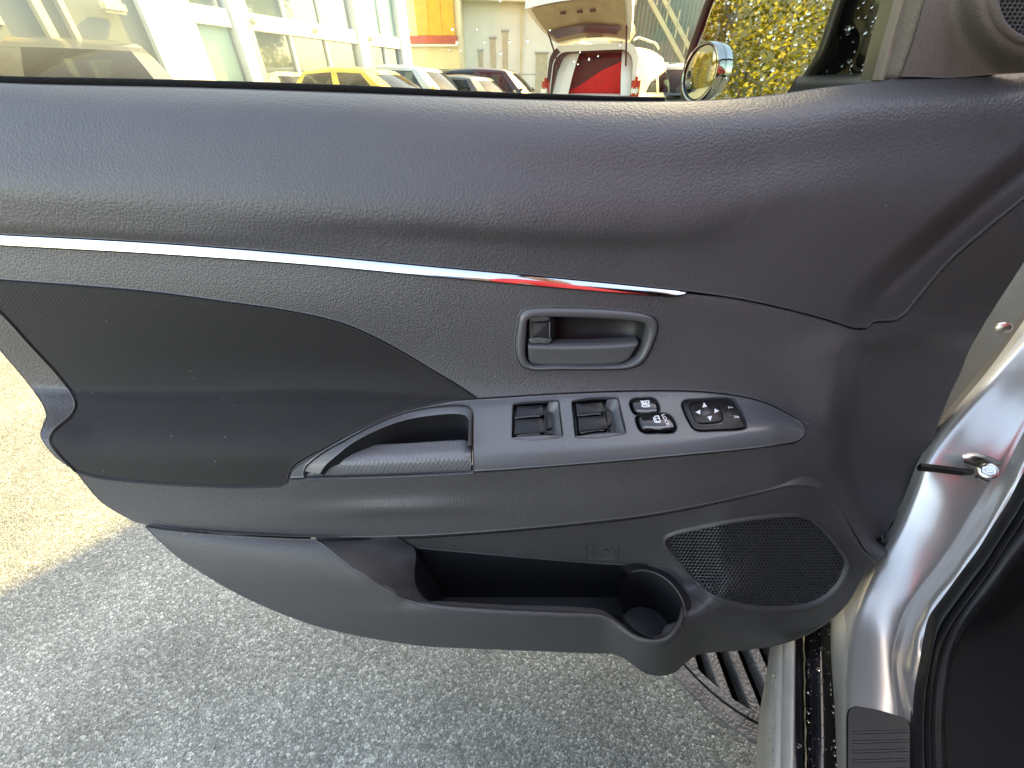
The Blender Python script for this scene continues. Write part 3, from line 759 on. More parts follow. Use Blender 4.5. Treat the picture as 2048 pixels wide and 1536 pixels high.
fab_loop = loop(fab_top, arm_tl, fab_bot, fab_left)
arm_loop = loop(arm_top, arm_nose, arm_bot, arm_tl[::-1])
upper_loop = loop(belt, [(2180, 134), (2180, 295)], seam_r, seam_b, chr_top, [(-120, 465), (-120, 153)])
mid_loop = loop(chr_bot[:-1] + [(1374, 586)], [(1374, 586)] + seam_b[::-1][1:], seam_r[::-1], [(2180, 295), (2180, 330)], out_right, low_seam, out_left, [(-120, 560), (-120, 482)])

upper = patch('upper_trim', upper_loop, FD, M['soft'], door, step=9)
# inside handle outlines
hb_out = np.array(crom([(1036, 650), (1040, 630), (1050, 620), (1075, 616), (1150, 616), (1230, 620), (1285, 627), (1308, 636), (1315, 650), (1311, 672), (1298, 705), (1284, 725), (1262, 735), (1200, 738), (1120, 738), (1062, 738), (1044, 731), (1034, 710), (1032, 680)], 4, True))
hb_in = np.array(crom([(1054, 655), (1056, 641), (1066, 635), (1090, 634), (1150, 635), (1220, 638), (1275, 643), (1292, 650), (1296, 662), (1290, 685), (1277, 713), (1262, 724), (1245, 729), (1180, 732), (1110, 731), (1066, 731), (1055, 724), (1051, 705), (1052, 680)], 4, True))
mid = patch('middle_trim', mid_loop, FD, M['hard'], door, step=9, holes=[fab_loop, arm_loop, hb_out], gap=.3, skirt=.012, roll=.0008)
fab = patch('fabric_insert', fab_loop, FD, M['fabric'], door, step=9, gap=.3, skirt=.012, lift=-.0006, roll=.0018)
# black backing behind all the seams
class Off(Field):
    def __init__(self, f, d): self.f = f; self.d = d
    def __call__(self, u, v): return self.f(u, v) + self.d

# chrome strip
ct, cb = resample(crom([(p[0], p[1]) for p in chr_top[::-1]], 8), 120), resample(crom(chr_bot[:-2] + [(1345, 592), (1368, 588)], 8), 120)
rows = []
for k in range(9):
    s = k / 8; bul = math.sin(math.pi * s) ** .7
    rows.append([W(a[0] + (b[0] - a[0]) * s, a[1] + (b[1] - a[1]) * s, FD(a[0], a[1]) * (1 - s) + FD(b[0], b[1]) * s - .0025 - .0030 * (s - .40 * s * s)) for a, b in zip(ct, cb)])
loft('chrome_strip', rows, M['chrome'], door, 120, sub=2)

# ------------------------------------------------------------------ armrest console with grab recess
grab = loop([(944, 942), (780, 950), (612, 954)], [(612, 954), (611, 942), (616, 931)], [(616, 931), (640, 912), (690, 884), (740, 858), (790, 836), (840, 822), (900, 815), (925, 815)], [(925, 815), (938, 818), (944, 828)], [(944, 828), (944, 885), (944, 942)])
sw = {}  # switch wells (pixel outlines)
def poly(*p): return np.array(p, float)
well1 = loop([(1028, 812), (1050, 809), (1080, 807), (1115, 805)], [(1115, 805), (1118, 830), (1123, 872)], [(1123, 872), (1085, 876), (1050, 876), (1026, 876)], [(1026, 876), (1028, 812)], step=4)
well2 = loop([(1145, 806), (1180, 801), (1210, 800), (1233, 800)], [(1233, 800), (1240, 830), (1249, 866)], [(1249, 866), (1205, 871), (1175, 873), (1152, 874)], [(1152, 874), (1145, 806)], step=4)
key1 = np.array(crom([(1262, 808), (1265, 804), (1285, 802), (1302, 802), (1308, 805), (1314, 822), (1311, 826), (1290, 828), (1272, 828), (1267, 824)], 3, True))
key2 = np.array(crom([(1274, 838), (1278, 834), (1300, 833), (1330, 834), (1338, 838), (1348, 858), (1344, 863), (1315, 864), (1288, 864), (1281, 860)], 3, True))
mirp = np.array(crom([(1364, 810), (1368, 805), (1400, 802), (1450, 800), (1462, 802), (1468, 808), (1489, 850), (1489, 856), (1480, 859), (1430, 862), (1395, 862), (1385, 857)], 3, True))
console = patch('armrest_console', arm_loop, FD, M['satin'], door, step=7, holes=[grab, well1, well2, inset(key1, -2), inset(key2, -2), mirp], gap=.9, skirt=.014, lift=.0022, roll=.0016)
# recess: bright chamfer running down from the rim, then the cup with shade put into its colour
g_o = crom([(611, 940), (616, 931), (640, 912), (690, 884), (740, 858), (790, 836), (840, 822), (900, 815), (925, 815), (938, 818), (944, 828), (944, 860), (944, 892)], 5)
g_i = crom([(640, 948), (652, 930), (672, 912), (705, 886), (755, 860), (800, 843), (850, 833), (900, 828), (918, 828), (930, 830), (937, 838), (937, 862), (936, 892)], 5)
g_d = crom([(660, 962), (676, 950), (696, 934), (722, 910), (766, 884), (806, 866), (852, 855), (896, 850), (912, 850), (920, 852), (924, 860), (924, 880), (922, 906)], 5)
A0, A1, A2 = resample(g_o, 70), resample(g_i, 70), resample(g_d, 70)
r_a = [FD.p(u, v, .0018) for u, v in A0]
r_b = [W(u, v, FD(*A0[i]) - .012) for i, (u, v) in enumerate(A1)]
wk = [float(sstep(np.array((p.x - r_b[0].x) / .10))) for p in r_b]
r_c = [p + Vector((0, .004 + .010 * q, -.006 - .045 * q)) for p, q in zip(r_b, wk)]
r_d = [p + Vector((0, .004 - .004 * q, -.010 - .060 * q)) for p, q in zip(r_b, wk)]
rim_rows = [r_a, [a.lerp(b, .12) + Vector((0, -.0008, .0006)) for a, b in zip(r_a, r_b)], [a.lerp(b, .88) + Vector((0, -.0005, .0004)) for a, b in zip(r_a, r_b)], r_b]
loft('recess_rim', rim_rows, M['satin'], console, 70, sub=3)
loft('recess_wall', [r_b, r_c, r_d], M['liner'], console, 70)
# textured grip pad
gt = resample(crom([(615, 936), (628, 918), (648, 903), (672, 894), (700, 891), (800, 887), (900, 881), (930, 880), (941, 884)], 5), 70)
gb = resample(crom([(613, 953), (640, 952), (700, 951), (760, 949.5), (820, 947), (880, 945), (920, 943.5), (942, 942)], 5), 70)
rows = []
for k in range(11):
    s = k / 10; bul = math.sin(math.pi * min(1, s * 1.0)) ** .8
    row = []
    for i, (a, b) in enumerate(zip(gt, gb)):
        u = a[0] + (b[0] - a[0]) * s; v = a[1] + (b[1] - a[1]) * s
        end = sstep(np.array(i / 69 / .05)) * 1.0
        yt = FD(b[0], b[1]) + .034 - .004 * (1 - end); yb = FD(b[0], b[1]) + .001
        Y = yt + (yb - yt) * (1 - (1 - s) ** 2.2) - .004 * bul * float(end)
        row.append(W(u, v, Y))
    rows.append(row)
rows.insert(0, [p + Vector((0, .012, -.03)) for p in rows[0]])
loft('grip_pad', rows, M['grip'], console, 70, sub=2)

# ------------------------------------------------------------------ window switches in their wells
M['well'] = M['key']
def well(wl):
    f0 = [FD.p(u, v, .0018) for u, v in wl]; n0 = FD.n(*wl.mean(0), 12)
    n = len(f0); v = f0 + [p - n0 * .010 for p in f0]
    f = [(i, (i + 1) % n, n + (i + 1) % n, n + i) for i in range(n)] + [tuple(range(n, 2 * n))]
    return recalc(mesh('switch_well', v, f, M['key'], console, False))
def rocker(wpar, pts, raised):
    # pts: pixel outline of one rocker, front edge last two
    k = solid('window_switch', np.array(pts, float), FD, -.009, raised, M['key'], wpar, bev=.0016, taper=.0006)
    return k
w1 = well(well1); w2 = well(well2)
def rk(a, b, c, d): return resample([a, b, c, d, a], 33)[:-1]
rocker(w1, rk((1033, 814), (1086, 811), (1089, 833), (1030, 837)), .0034)
rocker(w1, rk((1030, 841), (1085, 838), (1090, 868), (1027, 873)), .0054)
rocker(w2, rk((1150, 809), (1205, 806), (1209, 827), (1152, 832)), .0034)
rocker(w2, rk((1154, 837), (1210, 832), (1217, 861), (1156, 867)), .0054)
for wp, tp, lo in ((w1, [(1098, 806), (1115, 805.5), (1119, 835), (1123, 872)], [(1092, 814), (1106, 824), (1109, 846), (1108, 868)]), (w2, [(1214, 801), (1233, 800.5), (1240, 832), (1249, 866)], [(1211, 810), (1225, 820), (1231, 842), (1234, 864)])):
    loft('side_scoop', [[FD.p(u, v, .0020) for u, v in crom(tp, 4)], [FD.p(u, v, -.0075) for u, v in crom(lo, 4)]], M['satin'], wp, 20)
# small inner stops beside each rocker
for wp, pts in ((w1, rk((1092, 824), (1102, 824), (1105, 854), (1094, 856))), (w1, rk((1092, 860), (1104, 858), (1105, 866), (1093, 868))), (w2, rk((1212, 818), (1221, 816), (1226, 846), (1216, 850))), (w2, rk((1219, 852), (1228, 851), (1230, 864), (1221, 866)))):
    solid('switch_stop', np.array(pts, float), FD, -.010, -.004, M['key'], wp, bev=.0008)
# bright lips: thin raised edges along each rocker front, and the crescent scoop below each well
M['lip'] = mat('worn_satin_edge', (.10, .10, .105), .25, spec=.6)
for wp, pl in ((w1, [(1030, 838), (1050, 836), (1070, 834), (1080, 834)]), (w1, [(1034, 874), (1050, 871), (1066, 869), (1079, 869)]), (w2, [(1154, 833), (1175, 831), (1195, 829), (1201, 830)]), (w2, [(1160, 868), (1180, 864), (1195, 862), (1207, 862)])):
    tube('switch_edge', [FD.p(u, v, .003) for u, v in crom(pl, 4)], .0010, M['lip'], wp, n=6)
for wp, (c0, c1) in ((w1, ((1022, 877), (1124, 873))), (w2, ((1148, 875), (1250, 867)))):
    r0_ = [FD.p(c0[0] + (c1[0] - c0[0]) * k / 20, c0[1] + (c1[1] - c0[1]) * k / 20 - 3.5 * math.sin(math.pi * k / 20), .0026) for k in range(21)]
    r1_ = [FD.p(c0[0] + (c1[0] - c0[0]) * k / 20, c0[1] + (c1[1] - c0[1]) * k / 20 + 1.5 + 5.0 * math.sin(math.pi * k / 20), .0030) for k in range(21)]
    loft('finger_scoop', [r0_, [a.lerp(b, .5) + Vector((0, 0, .0012)) for a, b in zip(r0_, r1_)], r1_], M['lip'], wp, 21, sub=3)

# window-lock and door-lock keys
for key in (key1, key2):
    n0 = FD.n(*key.mean(0), 12); o_ = inset(key, -2.2)
    n = len(o_); f0 = [FD.p(u, v, .002) for u, v in o_]; vv_ = f0 + [p - n0 * .008 for p in f0]
    recalc(mesh('key_well', vv_, [(i, (i + 1) % n, n + (i + 1) % n, n + i) for i in range(n)] + [tuple(range(n, 2 * n))], M['black'], console, False))
k1 = solid('window_lock_key', key1, FD, -.004, .0062, M['gloss_black'], console, bev=.0022, taper=.0006, sharp=70)
k2 = solid('door_lock_key', key2, FD, -.004, .0070, M['gloss_black'], console, bev=.0026, taper=.0006, sharp=70)
M['key_edge'] = mat('satin_key_front', (.20, .20, .205), .28, spec=.6)
tube('front_edge', [FD.p(u, v, .0048) for u, v in crom([(1272, 825), (1290, 826), (1310, 824)], 3)], .0022, M['key_edge'], k1, n=8)
tube('front_edge', [FD.p(u, v, .0050) for u, v in crom([(1286, 858), (1300, 859), (1325, 859), (1343, 857)], 3)], .0028, M['key_edge'], k2, n=8)
def lines_mark(name, segs, field, h, wd, m, parent):
    """thin flat strokes in pixel coordinates"""
    v, f = [], []
    for (a, b) in segs:
        a = np.array(a, float); b = np.array(b, float); d = b - a; L_ = np.linalg.norm(d); d /= L_; nrm = np.array((-d[1], d[0])) * wd / 2
        k = len(v)
        for q in (a + nrm, b + nrm, b - nrm, a - nrm): v.append(field.p(q[0], q[1], h))
        f.append((k, k + 1, k + 2, k + 3))
    return mesh(name, v, f, m, parent, False)
# crossed-out window symbol
lines_mark('window_lock_symbol', [((1280, 807), (1295, 806)), ((1295, 806), (1295, 818)), ((1295, 818), (1283, 818)), ((1283, 818), (1280, 807)), ((1281, 811), (1296, 815)), ((1296, 808), (1280, 817)), ((1288, 806), (1290, 818)), ((1278, 806), (1298, 818))], FD, .0066, 1.9, M['white_print'], k1)
# key symbol and LOCK, both lying on their side
lines_mark('lock_symbol', [((1306, 838), (1314, 837)), ((1314, 837), (1318, 848)), ((1318, 848), (1310, 849)), ((1310, 849), (1306, 838)), ((1304, 840), (1307, 850)), ((1307, 850), (1318, 850)), ((1310, 842), (1315, 842))], FD, .0074, 1.9, M['white_print'], k2)
o_, ex, ey, nn_ = FD.frame(1328, 846)
dn = (FD.p(1329, 852) - FD.p(1321, 836)).normalized(); dn = (dn - nn_ * dn.dot(nn_)).normalized()
text_mesh('lock_lettering', 'LOCK', o_ + nn_ * .0072, dn, nn_.cross(dn), .0066, M['white_print'], k2, bold=.00012)

# mirror control
n0 = FD.n(*mirp.mean(0), 12)
mir = solid('mirror_control', inset(mirp, 1.0), FD, -.006, .0026, M['key'], console, bev=.0010)
pad = np.array(crom([(1377, 818), (1381, 812), (1395, 809), (1425, 808), (1433, 812), (1445, 838), (1443, 846), (1434, 849), (1400, 851), (1391, 848), (1384, 838)], 3, True))
tube('pad_groove', [FD.p(u, v, .0027) for u, v in inset(pad, -2.5)], .0009, M['gloss_black'], mir, n=6, closed=True)
pd = solid('mirror_pad', pad, FD, .001, .0052, M['key'], mir, bev=.0022, sharp=70)
ball = np.array([(1411 + 13 * math.cos(a), 828 + 10 * math.sin(a)) for a in np.linspace(0, 2 * math.pi, 20)[:-1]])
M['dish'] = mat('grey_switch_dish', (.05, .05, .052), .35)
solid('pad_centre', ball, FD, .004, .0058, M['dish'], pd, bev=.003, sharp=80)
def tri(c, d, s):
    c = np.array(c, float); d = np.array(d, float); d /= np.linalg.norm(d); q = np.array((-d[1], d[0]))
    pts = [c + d * s * .6, c - d * s * .5 + q * s * .55, c - d * s * .5 - q * s * .55]
    return [FD.p(p[0], p[1], .0056) for p in pts]
for c, d in (((1405, 814.5), (-.2, -1)), ((1417, 842), (.2, 1)), ((1393, 829), (-1, 0)), ((1430, 827), (1, 0))):
    mesh('arrow_mark', tri(c, d, 9), [(0, 1, 2)], M['white_print'], pd, False)
sl = np.array([(1447, 826), (1459, 824), (1468, 846), (1455, 849)], float)
slo = solid('slider_slot', resample(list(sl) + [sl[0]], 25)[:-1], FD, .0022, .0030, M['gloss_black'], mir, bev=.0005)
solid('slider_knob', resample([(1449, 829), (1459, 828), (1463, 838), (1452, 839), (1449, 829)], 21)[:-1], FD, .003, .0052, M['dish'], mir, bev=.0008)
for s, (u, v) in (('L', (1458, 819)), ('R', (1470, 838))):
    o_, ex, ey, nn_ = FD.frame(u, v)
    dn = (FD.p(u + 4, v + 10) - FD.p(u - 4, v - 10)).normalized(); dn = (dn - nn_ * dn.dot(nn_)).normalized()
    text_mesh('side_letter', s, o_ + nn_ * .003, dn, nn_.cross(dn), .0095, M['white_print'], mir, bold=.0001)
dd = [FD.p(1466 + 2.2 * math.cos(a), 828.5 + 1.8 * math.sin(a), .0030) for a in np.linspace(0, 6.28, 9)[:-1]]
mesh('dot_mark', dd, [tuple(range(8))], M['white_print'], mir, False)

# ------------------------------------------------------------------ inside door handle
A0, A1 = resample(list(hb_out) + [hb_out[0]], 121)[:-1], resample(list(hb_in) + [hb_in[0]], 121)[:-1]
k0 = int(np.argmin(np.hypot(*(A1 - A0[0]).T))); A1 = np.roll(A1, -k0, 0)
rows = []
for s, hh in ((-.06, -.004), (0, .0005), (.12, .0030), (.35, .0048), (.65, .0046), (.88, .0026), (1.0, -.002), (1.02, -.012)):
    rows.append([FD.p(*(a + (b - a) * s), hh) for a, b in zip(np.vstack([A0, A0[:1]]), np.vstack([A1, A1[:1]]))])
bez = loft('handle_bezel', rows, M['bezel'], door, 121, sub=3)
# bowl behind the lever
bowl_rows = []
cb_ = A1.mean(0)
for s, hh in ((1.0, -.010), (.97, -.022), (.88, -.034), (.55, -.042), (.02, -.044)):
    bowl_rows.append([FD.p(*(cb_ + (b - cb_) * s), 0) - FD.n(*cb_, 20) * -hh for b in np.vstack([A1, A1[:1]])])
bowl_rows = [[FD.p(*(cb_ + (b - cb_) * s)) + FD.n(*cb_, 20) * hh for b in np.vstack([A1, A1[:1]])] for s, hh in ((1.0, -.010), (.97, -.022), (.88, -.034), (.55, -.042), (.02, -.044))]
M['bowl'] = mat('dark_bowl_plastic', (.028, .028, .030), .45)
loft('handle_bowl', bowl_rows, M['bowl'], bez, 121, sub=2)
# the lever
lev_t = resample(crom([(1056, 691), (1063, 692.5), (1100, 694), (1160, 694), (1220, 692), (1260, 689), (1277, 687)], 4), 50)
lev_b = resample(crom([(1057, 722), (1066, 729), (1100, 731), (1160, 731.5), (1220, 730), (1246, 726), (1262, 716)], 4), 50)
rows = []
for s, hh in ((-.10, -.022), (-.09, -.006), (0, -.0005), (.10, .0015), (.3, .0006), (.65, -.0010), (1.0, -.003), (1.02, -.012)):
    rows.append([FD.p(a[0] + (b[0] - a[0]) * s, a[1] + (b[1] - a[1]) * s, hh - (.002 if i in (0, 49) else 0)) for i, (a, b) in enumerate(zip(lev_t, lev_b))])
loft('handle_lever', rows, M['bezel'], bez, 50, sub=3)
# lock knob: block, ribbed, with lip
lk = np.array(crom([(1058, 640), (1066, 636), (1095, 635), (1108, 638), (1112, 650), (1112, 676), (1107, 686), (1096, 690), (1066, 690), (1058, 686)], 4, True))
lock = solid('lock_knob', lk, FD, -.03, -.006, M['key'], bez, bev=.003, sharp=60)
solid('knob_top', np.array(crom([(1060, 638), (1075, 636), (1098, 636), (1099, 642), (1075, 644), (1060, 644)], 4, True)), FD, -.008, -.0035, M['bezel'], lock, bev=.001)
solid('knob_face', resample([(1066, 648), (1097, 648), (1099, 676), (1064, 677), (1066, 648)], 41)[:-1], FD, -.008, -.0030, M['bowl'], lock, bev=.0012)
for u in (1063, 1100):
    tube('knob_rib', [FD.p(u, v, -.0045) for v in (646, 655, 665, 677)], .0013, M['bezel'], lock, n=6)
solid('knob_lip', np.array(crom([(1058, 680), (1075, 677), (1096, 679), (1104, 680), (1100, 687), (1080, 688), (1060, 687)], 4, True)), FD, -.008, -.0015, M['bezel'], lock, bev=.0015)

# ------------------------------------------------------------------ lower trim with map pocket
GC = [
 cv((-200, 1020, .324), (280, 1048, .318), (640, 1072, .314), (790, 1074, .330), (1000, 1060, .331), (1200, 1040, .330), (1300, 1026, .327), (1450, 998, .325), (1640, 985, .330), (1755, 1100, .302), (2240, 1120, .30)),
 cv((-200, 1050, .3080), (280, 1068, .3080), (450, 1088, .3000), (640, 1096, .2970), (690, 1097, .299), (740, 1093, .312), (790, 1090, .3295), (1000, 1085, .3295), (1200, 1075, .3275), (1300, 1065, .3225), (1400, 1045, .318), (1450, 1030, .316), (1640, 1030, .322), (1755, 1120, .299), (2240, 1140, .297)),
 cv((-200, 1120, .2900), (280, 1130, .2880), (450, 1140, .2810), (640, 1150, .2740), (720, 1151, .2722), (760, 1162, .2690), (795, 1172, .2650), (834, 1104, .3285), (1000, 1118, .327), (1180, 1132, .325), (1260, 1136, .319), (1310, 1143, .310), (1345, 1154, .300), (1375, 1168, .2870), (1420, 1150, .2870), (1450, 1120, .2930), (1540, 1095, .301), (1640, 1090, .304), (1755, 1150, .290), (2240, 1170, .29)),
 cv((-200, 1210, .2700), (450, 1210, .2620), (640, 1210, .2570), (860, 1214, .2480), (1000, 1222, .2440), (1200, 1231, .2400), (1245, 1255, .2260), (1280, 1274, .2120), (1315, 1282, .2065), (1345, 1266, .2140), (1375, 1240, .2345), (1420, 1226, .2450), (1500, 1228, .2530), (1640, 1205, .2680), (1755, 1190, .2780), (2240, 1210, .28)),
 cv((-200, 1225, .2650), (450, 1225, .2580), (640, 1225, .2530), (860, 1228, .2430), (1000, 1236, .2390), (1200, 1246, .2350), (1245, 1270, .2200), (1280, 1289, .2060), (1315, 1297, .2010), (1345, 1284, .2070), (1375, 1262, .2260), (1420, 1244, .2400), (1500, 1242, .2500), (1640, 1222, .2640), (1755, 1210, .2740), (2240, 1230, .277)),
 cv((-200, 1290, .2530), (450, 1290, .2480), (640, 1290, .2420), (860, 1298, .2340), (1000, 1304, .2320), (1200, 1312, .2300), (1245, 1326, .2180), (1280, 1346, .2050), (1315, 1354, .2010), (1345, 1344, .2060), (1375, 1325, .2200), (1420, 1310, .2330), (1500, 1302, .2380), (1640, 1262, .2530), (1755, 1240, .2680), (2240, 1260, .27)),
 cv((-200, 1400, .26), (2240, 1400, .26)),
]
GD = Field(GC)
low_out = [(1755, 1125), (1738, 1138), (1722, 1165), (1702, 1200), (1680, 1226), (1645, 1254), (1600, 1278), (1545, 1294), (1480, 1303), (1410, 1308), (1392, 1313), (1372, 1328), (1352, 1345), (1325, 1353), (1298, 1350), (1272, 1336), (1250, 1320), (1228, 1311), (1180, 1308), (1080, 1304), (950, 1299), (850, 1294), (740, 1278), (640, 1256), (560, 1228), (480, 1192), (410, 1152), (350, 1112), (310, 1076), (290, 1056)]
low_top = [(290, 1052), (340, 1059), (450, 1069), (640, 1077), (830, 1074), (1000, 1063), (1150, 1049), (1300, 1031), (1450, 1002), (1540, 979), (1590, 969), (1639, 976), (1669, 1004), (1699, 1053), (1732, 1105), (1755, 1125)]
low_loop = loop(low_out, low_top)
pocket_rim = [(632, 1079), (645, 1086), (680, 1112), (720, 1142), (770, 1174), (810, 1194), (850, 1207), (890, 1214), (1000, 1222), (1120, 1228), (1195, 1231), (1218, 1237), (1240, 1252), (1265, 1270), (1290, 1279), (1312, 1281), (1335, 1274), (1353, 1255), (1362, 1230), (1365, 1200), (1358, 1175), (1344, 1154), (1328, 1143)]
pocket_loop = loop(pocket_rim, [(1328, 1143), (1300, 1137), (1262, 1133), (1180, 1128), (1000, 1113), (834, 1098)], [(834, 1098), (812, 1085), (795, 1074)], [(795, 1074), (700, 1077), (632, 1079)])
spk = np.array(crom([(1327, 1086), (1330, 1075), (1345, 1067), (1400, 1054), (1480, 1039), (1560, 1030), (1600, 1030), (1622, 1036), (1645, 1054), (1675, 1088), (1694, 1115), (1698, 1128), (1692, 1150), (1676, 1178), (1655, 1198), (1625, 1213), (1580, 1220), (1520, 1219), (1462, 1208), (1420, 1190), (1385, 1160), (1355, 1126), (1335, 1100)], 5, True))
lower = patch('lower_trim', low_loop, GD, M['lower'], door, step=8, holes=[pocket_loop, spk], gap=.3, skirt=.018, roll=.0009)
# rounded rim bead along the pocket opening
rim_pts = crom(pocket_rim, 6)
rows = []
cx_ = np.array((1000, 1130.0))
rim_pts = crom([(640, 1083)] + pocket_rim[1:] + [(1312, 1138), (1296, 1135)], 6)
tl = resample(rim_pts[4:], 160)
tn = np.gradient(tl, axis=0); tn /= np.linalg.norm(tn, axis=1, keepdims=True); nr_ = np.stack([-tn[:, 1], tn[:, 0]], 1)  # outward (down)
for s, hh in ((9, -.002), (7, .0006), (3.5, .0022), (0, .0020), (-2.5, .0004), (-3.5, -.004), (-3.5, -.012)):
    rows.append([GD.p(p[0] + n2[0] * s, p[1] + n2[1] * s, hh) for p, n2 in zip(tl, nr_)])
loft('pocket_rim', rows, M['lower'], lower, 160, sub=3)
# inside the pocket: ramp at the rear, back wall, floor, front wall, cup holder
def PW(pts, step=6): return [W(*p) for p in crom(pts, step)]
rim3 = [(618, 1060, .332), (634, 1078, .313), (650, 1090, .300), (690, 1120, .284), (730, 1150, .272), (775, 1178, .261), (815, 1197, .254), (860, 1211, .249)]
edge3 = [(770, 1052, .336), (790, 1070, .330), (806, 1082, .330), (828, 1096, .328), (832, 1112, .318), (829, 1140, .303), (832, 1170, .286), (850, 1200, .266)]
loft('pocket_ramp', [PW(rim3), [a.lerp(b, .5) + Vector((0, .004, -.004)) for a, b in zip(map(Vector, resample(PW(rim3), 40)), map(Vector, resample(PW(edge3), 40)))], PW(edge3)], M['lower'], lower, 40, sub=6)
loft('pocket_end', [PW(edge3), [p + Vector((.004, .004, -.012)) for p in PW(edge3)], [Vector((p.x + .03, p.y + .004, H - .712)) for p in PW(edge3)]], M['liner'], lower, 40)
b0 = PW([(700, 1060, .331), (830, 1058, .331), (1000, 1050, .331), (1150, 1036, .331), (1290, 1016, .331), (1350, 1020, .331)])
b1 = PW([(700, 1085, .330), (830, 1098, .329), (1000, 1113, .327), (1180, 1127, .325), (1260, 1131, .322), (1310, 1140, .318)])
b2 = [p + Vector((0, .003, -.0025)) for p in b1]
b3 = [Vector((p.x, .318, H - .723)) for p in b2]
b4 = [Vector((p.x, .255, H - .723)) for p in b2]
loft('pocket_liner', [[p + Vector((0, .004, .012)) for p in b1], [p + Vector((0, .002, 0)) for p in b1], b2, b3, b4], M['liner'], lower, 60, sharp=30)
fw0 = [GD.p(p[0], p[1] - 3, -.003) for p in crom(pocket_rim[6:15], 6)]
loft('pocket_front', [fw0, [p + Vector((0, .006, -.02)) for p in fw0], [Vector((p.x, p.y + .012, H - .712)) for p in fw0]], M['liner'], lower, 50)
# embossed recycling-style panel with the two figures on the back wall
BW = FlatField(lambda u, v: .3262)
bp_ = loop([(1171, 1089), (1236, 1087)], [(1236, 1087), (1233, 1119)], [(1233, 1119), (1171, 1117)], [(1171, 1117), (1171, 1089)])
class BWF(Field):
    def __init__(self): pass
    def __call__(self, u, v): return GD(u, v) - .0002
emb = thing_none = None
EB = BWF()
for name, pl in (('emboss_edge', [(1171, 1118), (1200, 1118.5), (1233, 1119)]), ('emboss_edge', [(1233, 1119), (1235, 1104), (1237, 1088)]), ('emboss_edge', [(1171, 1118), (1171, 1104), (1172, 1090)])):
    tube(name, [EB.p(u, v) for u, v in crom(pl, 5)], .0009, M['lower'], lower, n=6)
for name, pl in (('emboss_mark', [(1178, 1098), (1183, 1094), (1187, 1091)]), ('emboss_mark', [(1187, 1091), (1187, 1102), (1187, 1114)]), ('emboss_mark', [(1200, 1099), (1208, 1094), (1219, 1094), (1228, 1100), (1229, 1108), (1223, 1114), (1208, 1115)]), ('emboss_mark', [(1210, 1099), (1216, 1101), (1217, 1106)])):
    tube(name, [EB.p(u, v) for u, v in crom(pl, 3)], .0008, M['lower'], lower, n=6)
# cup holder
cc = Vector((.2035, .2555, 0)); NCU = 40
def ccx(z): return cc.x + .020 * (H - .598 - z) / .12
v, f = [], []
prof = [(.0470, H - .598), (.0455, H - .606), (.0450, H - .640), (.0435, H - .716), (.0405, H - .7195)]
for r_, z in prof:
    for k in range(NCU):
        an = 2 * math.pi * k / NCU; v.append((ccx(z) + r_ * math.cos(an), cc.y + r_ * math.sin(an), z))
for j in range(len(prof) - 1):
    for k in range(NCU):
        # open on the pocket side (towards -X) above the floor of the holder
        an = 2 * math.pi * (k + .5) / NCU
        if j < 1 and abs(an - math.pi) < R(40): continue
        f.append((j * NCU + k, j * NCU + (k + 1) % NCU, (j + 1) * NCU + (k + 1) % NCU, (j + 1) * NCU + k))
fl0 = len(v)
for k in range(NCU):
    an = 2 * math.pi * k / NCU; v.append((cc.x + .064 * math.cos(an), cc.y + .064 * math.sin(an), H - .606))
for k in range(NCU):
    if math.sin(2 * math.pi * (k + .5) / NCU) > -.1 and math.cos(2 * math.pi * (k + .5) / NCU) > -.45: f.append((fl0 + k, fl0 + (k + 1) % NCU, (k + 1) % NCU, k))
cup = mesh('cup_holder', v, f, M['liner'], lower, True, sharp=50)
disc = [(ccx(H - .716) + .042 * math.cos(a), cc.y + .042 * math.sin(a), H - .716) for a in np.linspace(0, 2 * math.pi, 41)[:-1]]
M['cupmat'] = mat('smooth_holder_floor', (.035, .037, .042), .35)
mesh('holder_floor', disc, [tuple(range(40))], M['cupmat'], cup, False)
tube('floor_bead', [Vector(p) + Vector((0, 0, .001)) for p in disc], .0008, M['lip'], cup, n=6, closed=True)
tube('cup_edge', [Vector((cc.x + .0478 * math.cos(a), cc.y + .0478 * math.sin(a), H - .5975)) for a in np.linspace(R(-25), R(110), 30)], .0013, M['lower'], cup, n=8)
# ridge below the speaker
tube('speaker_ridge', [GD.p(u, v, -.0012) for u, v in crom([(1345, 1152), (1375, 1186), (1410, 1212), (1450, 1228), (1500, 1236), (1560, 1240), (1620, 1238)], 5)], .0026, M['lower'], lower, n=8, rfn=lambda s: .0026 * (1 - s * .75))

# ------------------------------------------------------------------ speaker
srim = inset(spk, 4)
rows = []
A0 = np.vstack([spk, spk[:1]]); A1 = np.vstack([inset(spk, 6.5), inset(spk, 6.5)[:1]])
for s, hh in ((-.4, -.001), (-.1, .0016), (.25, .0026), (.6, .0018), (1.0, -.0035), (1.05, -.012)):
    rows.append([GD.p(*(a + (b - a) * s), hh) for a, b in zip(A0, A1)])
spr = loft('speaker_rim', rows, M['lower'], door, len(A0), sub=3)
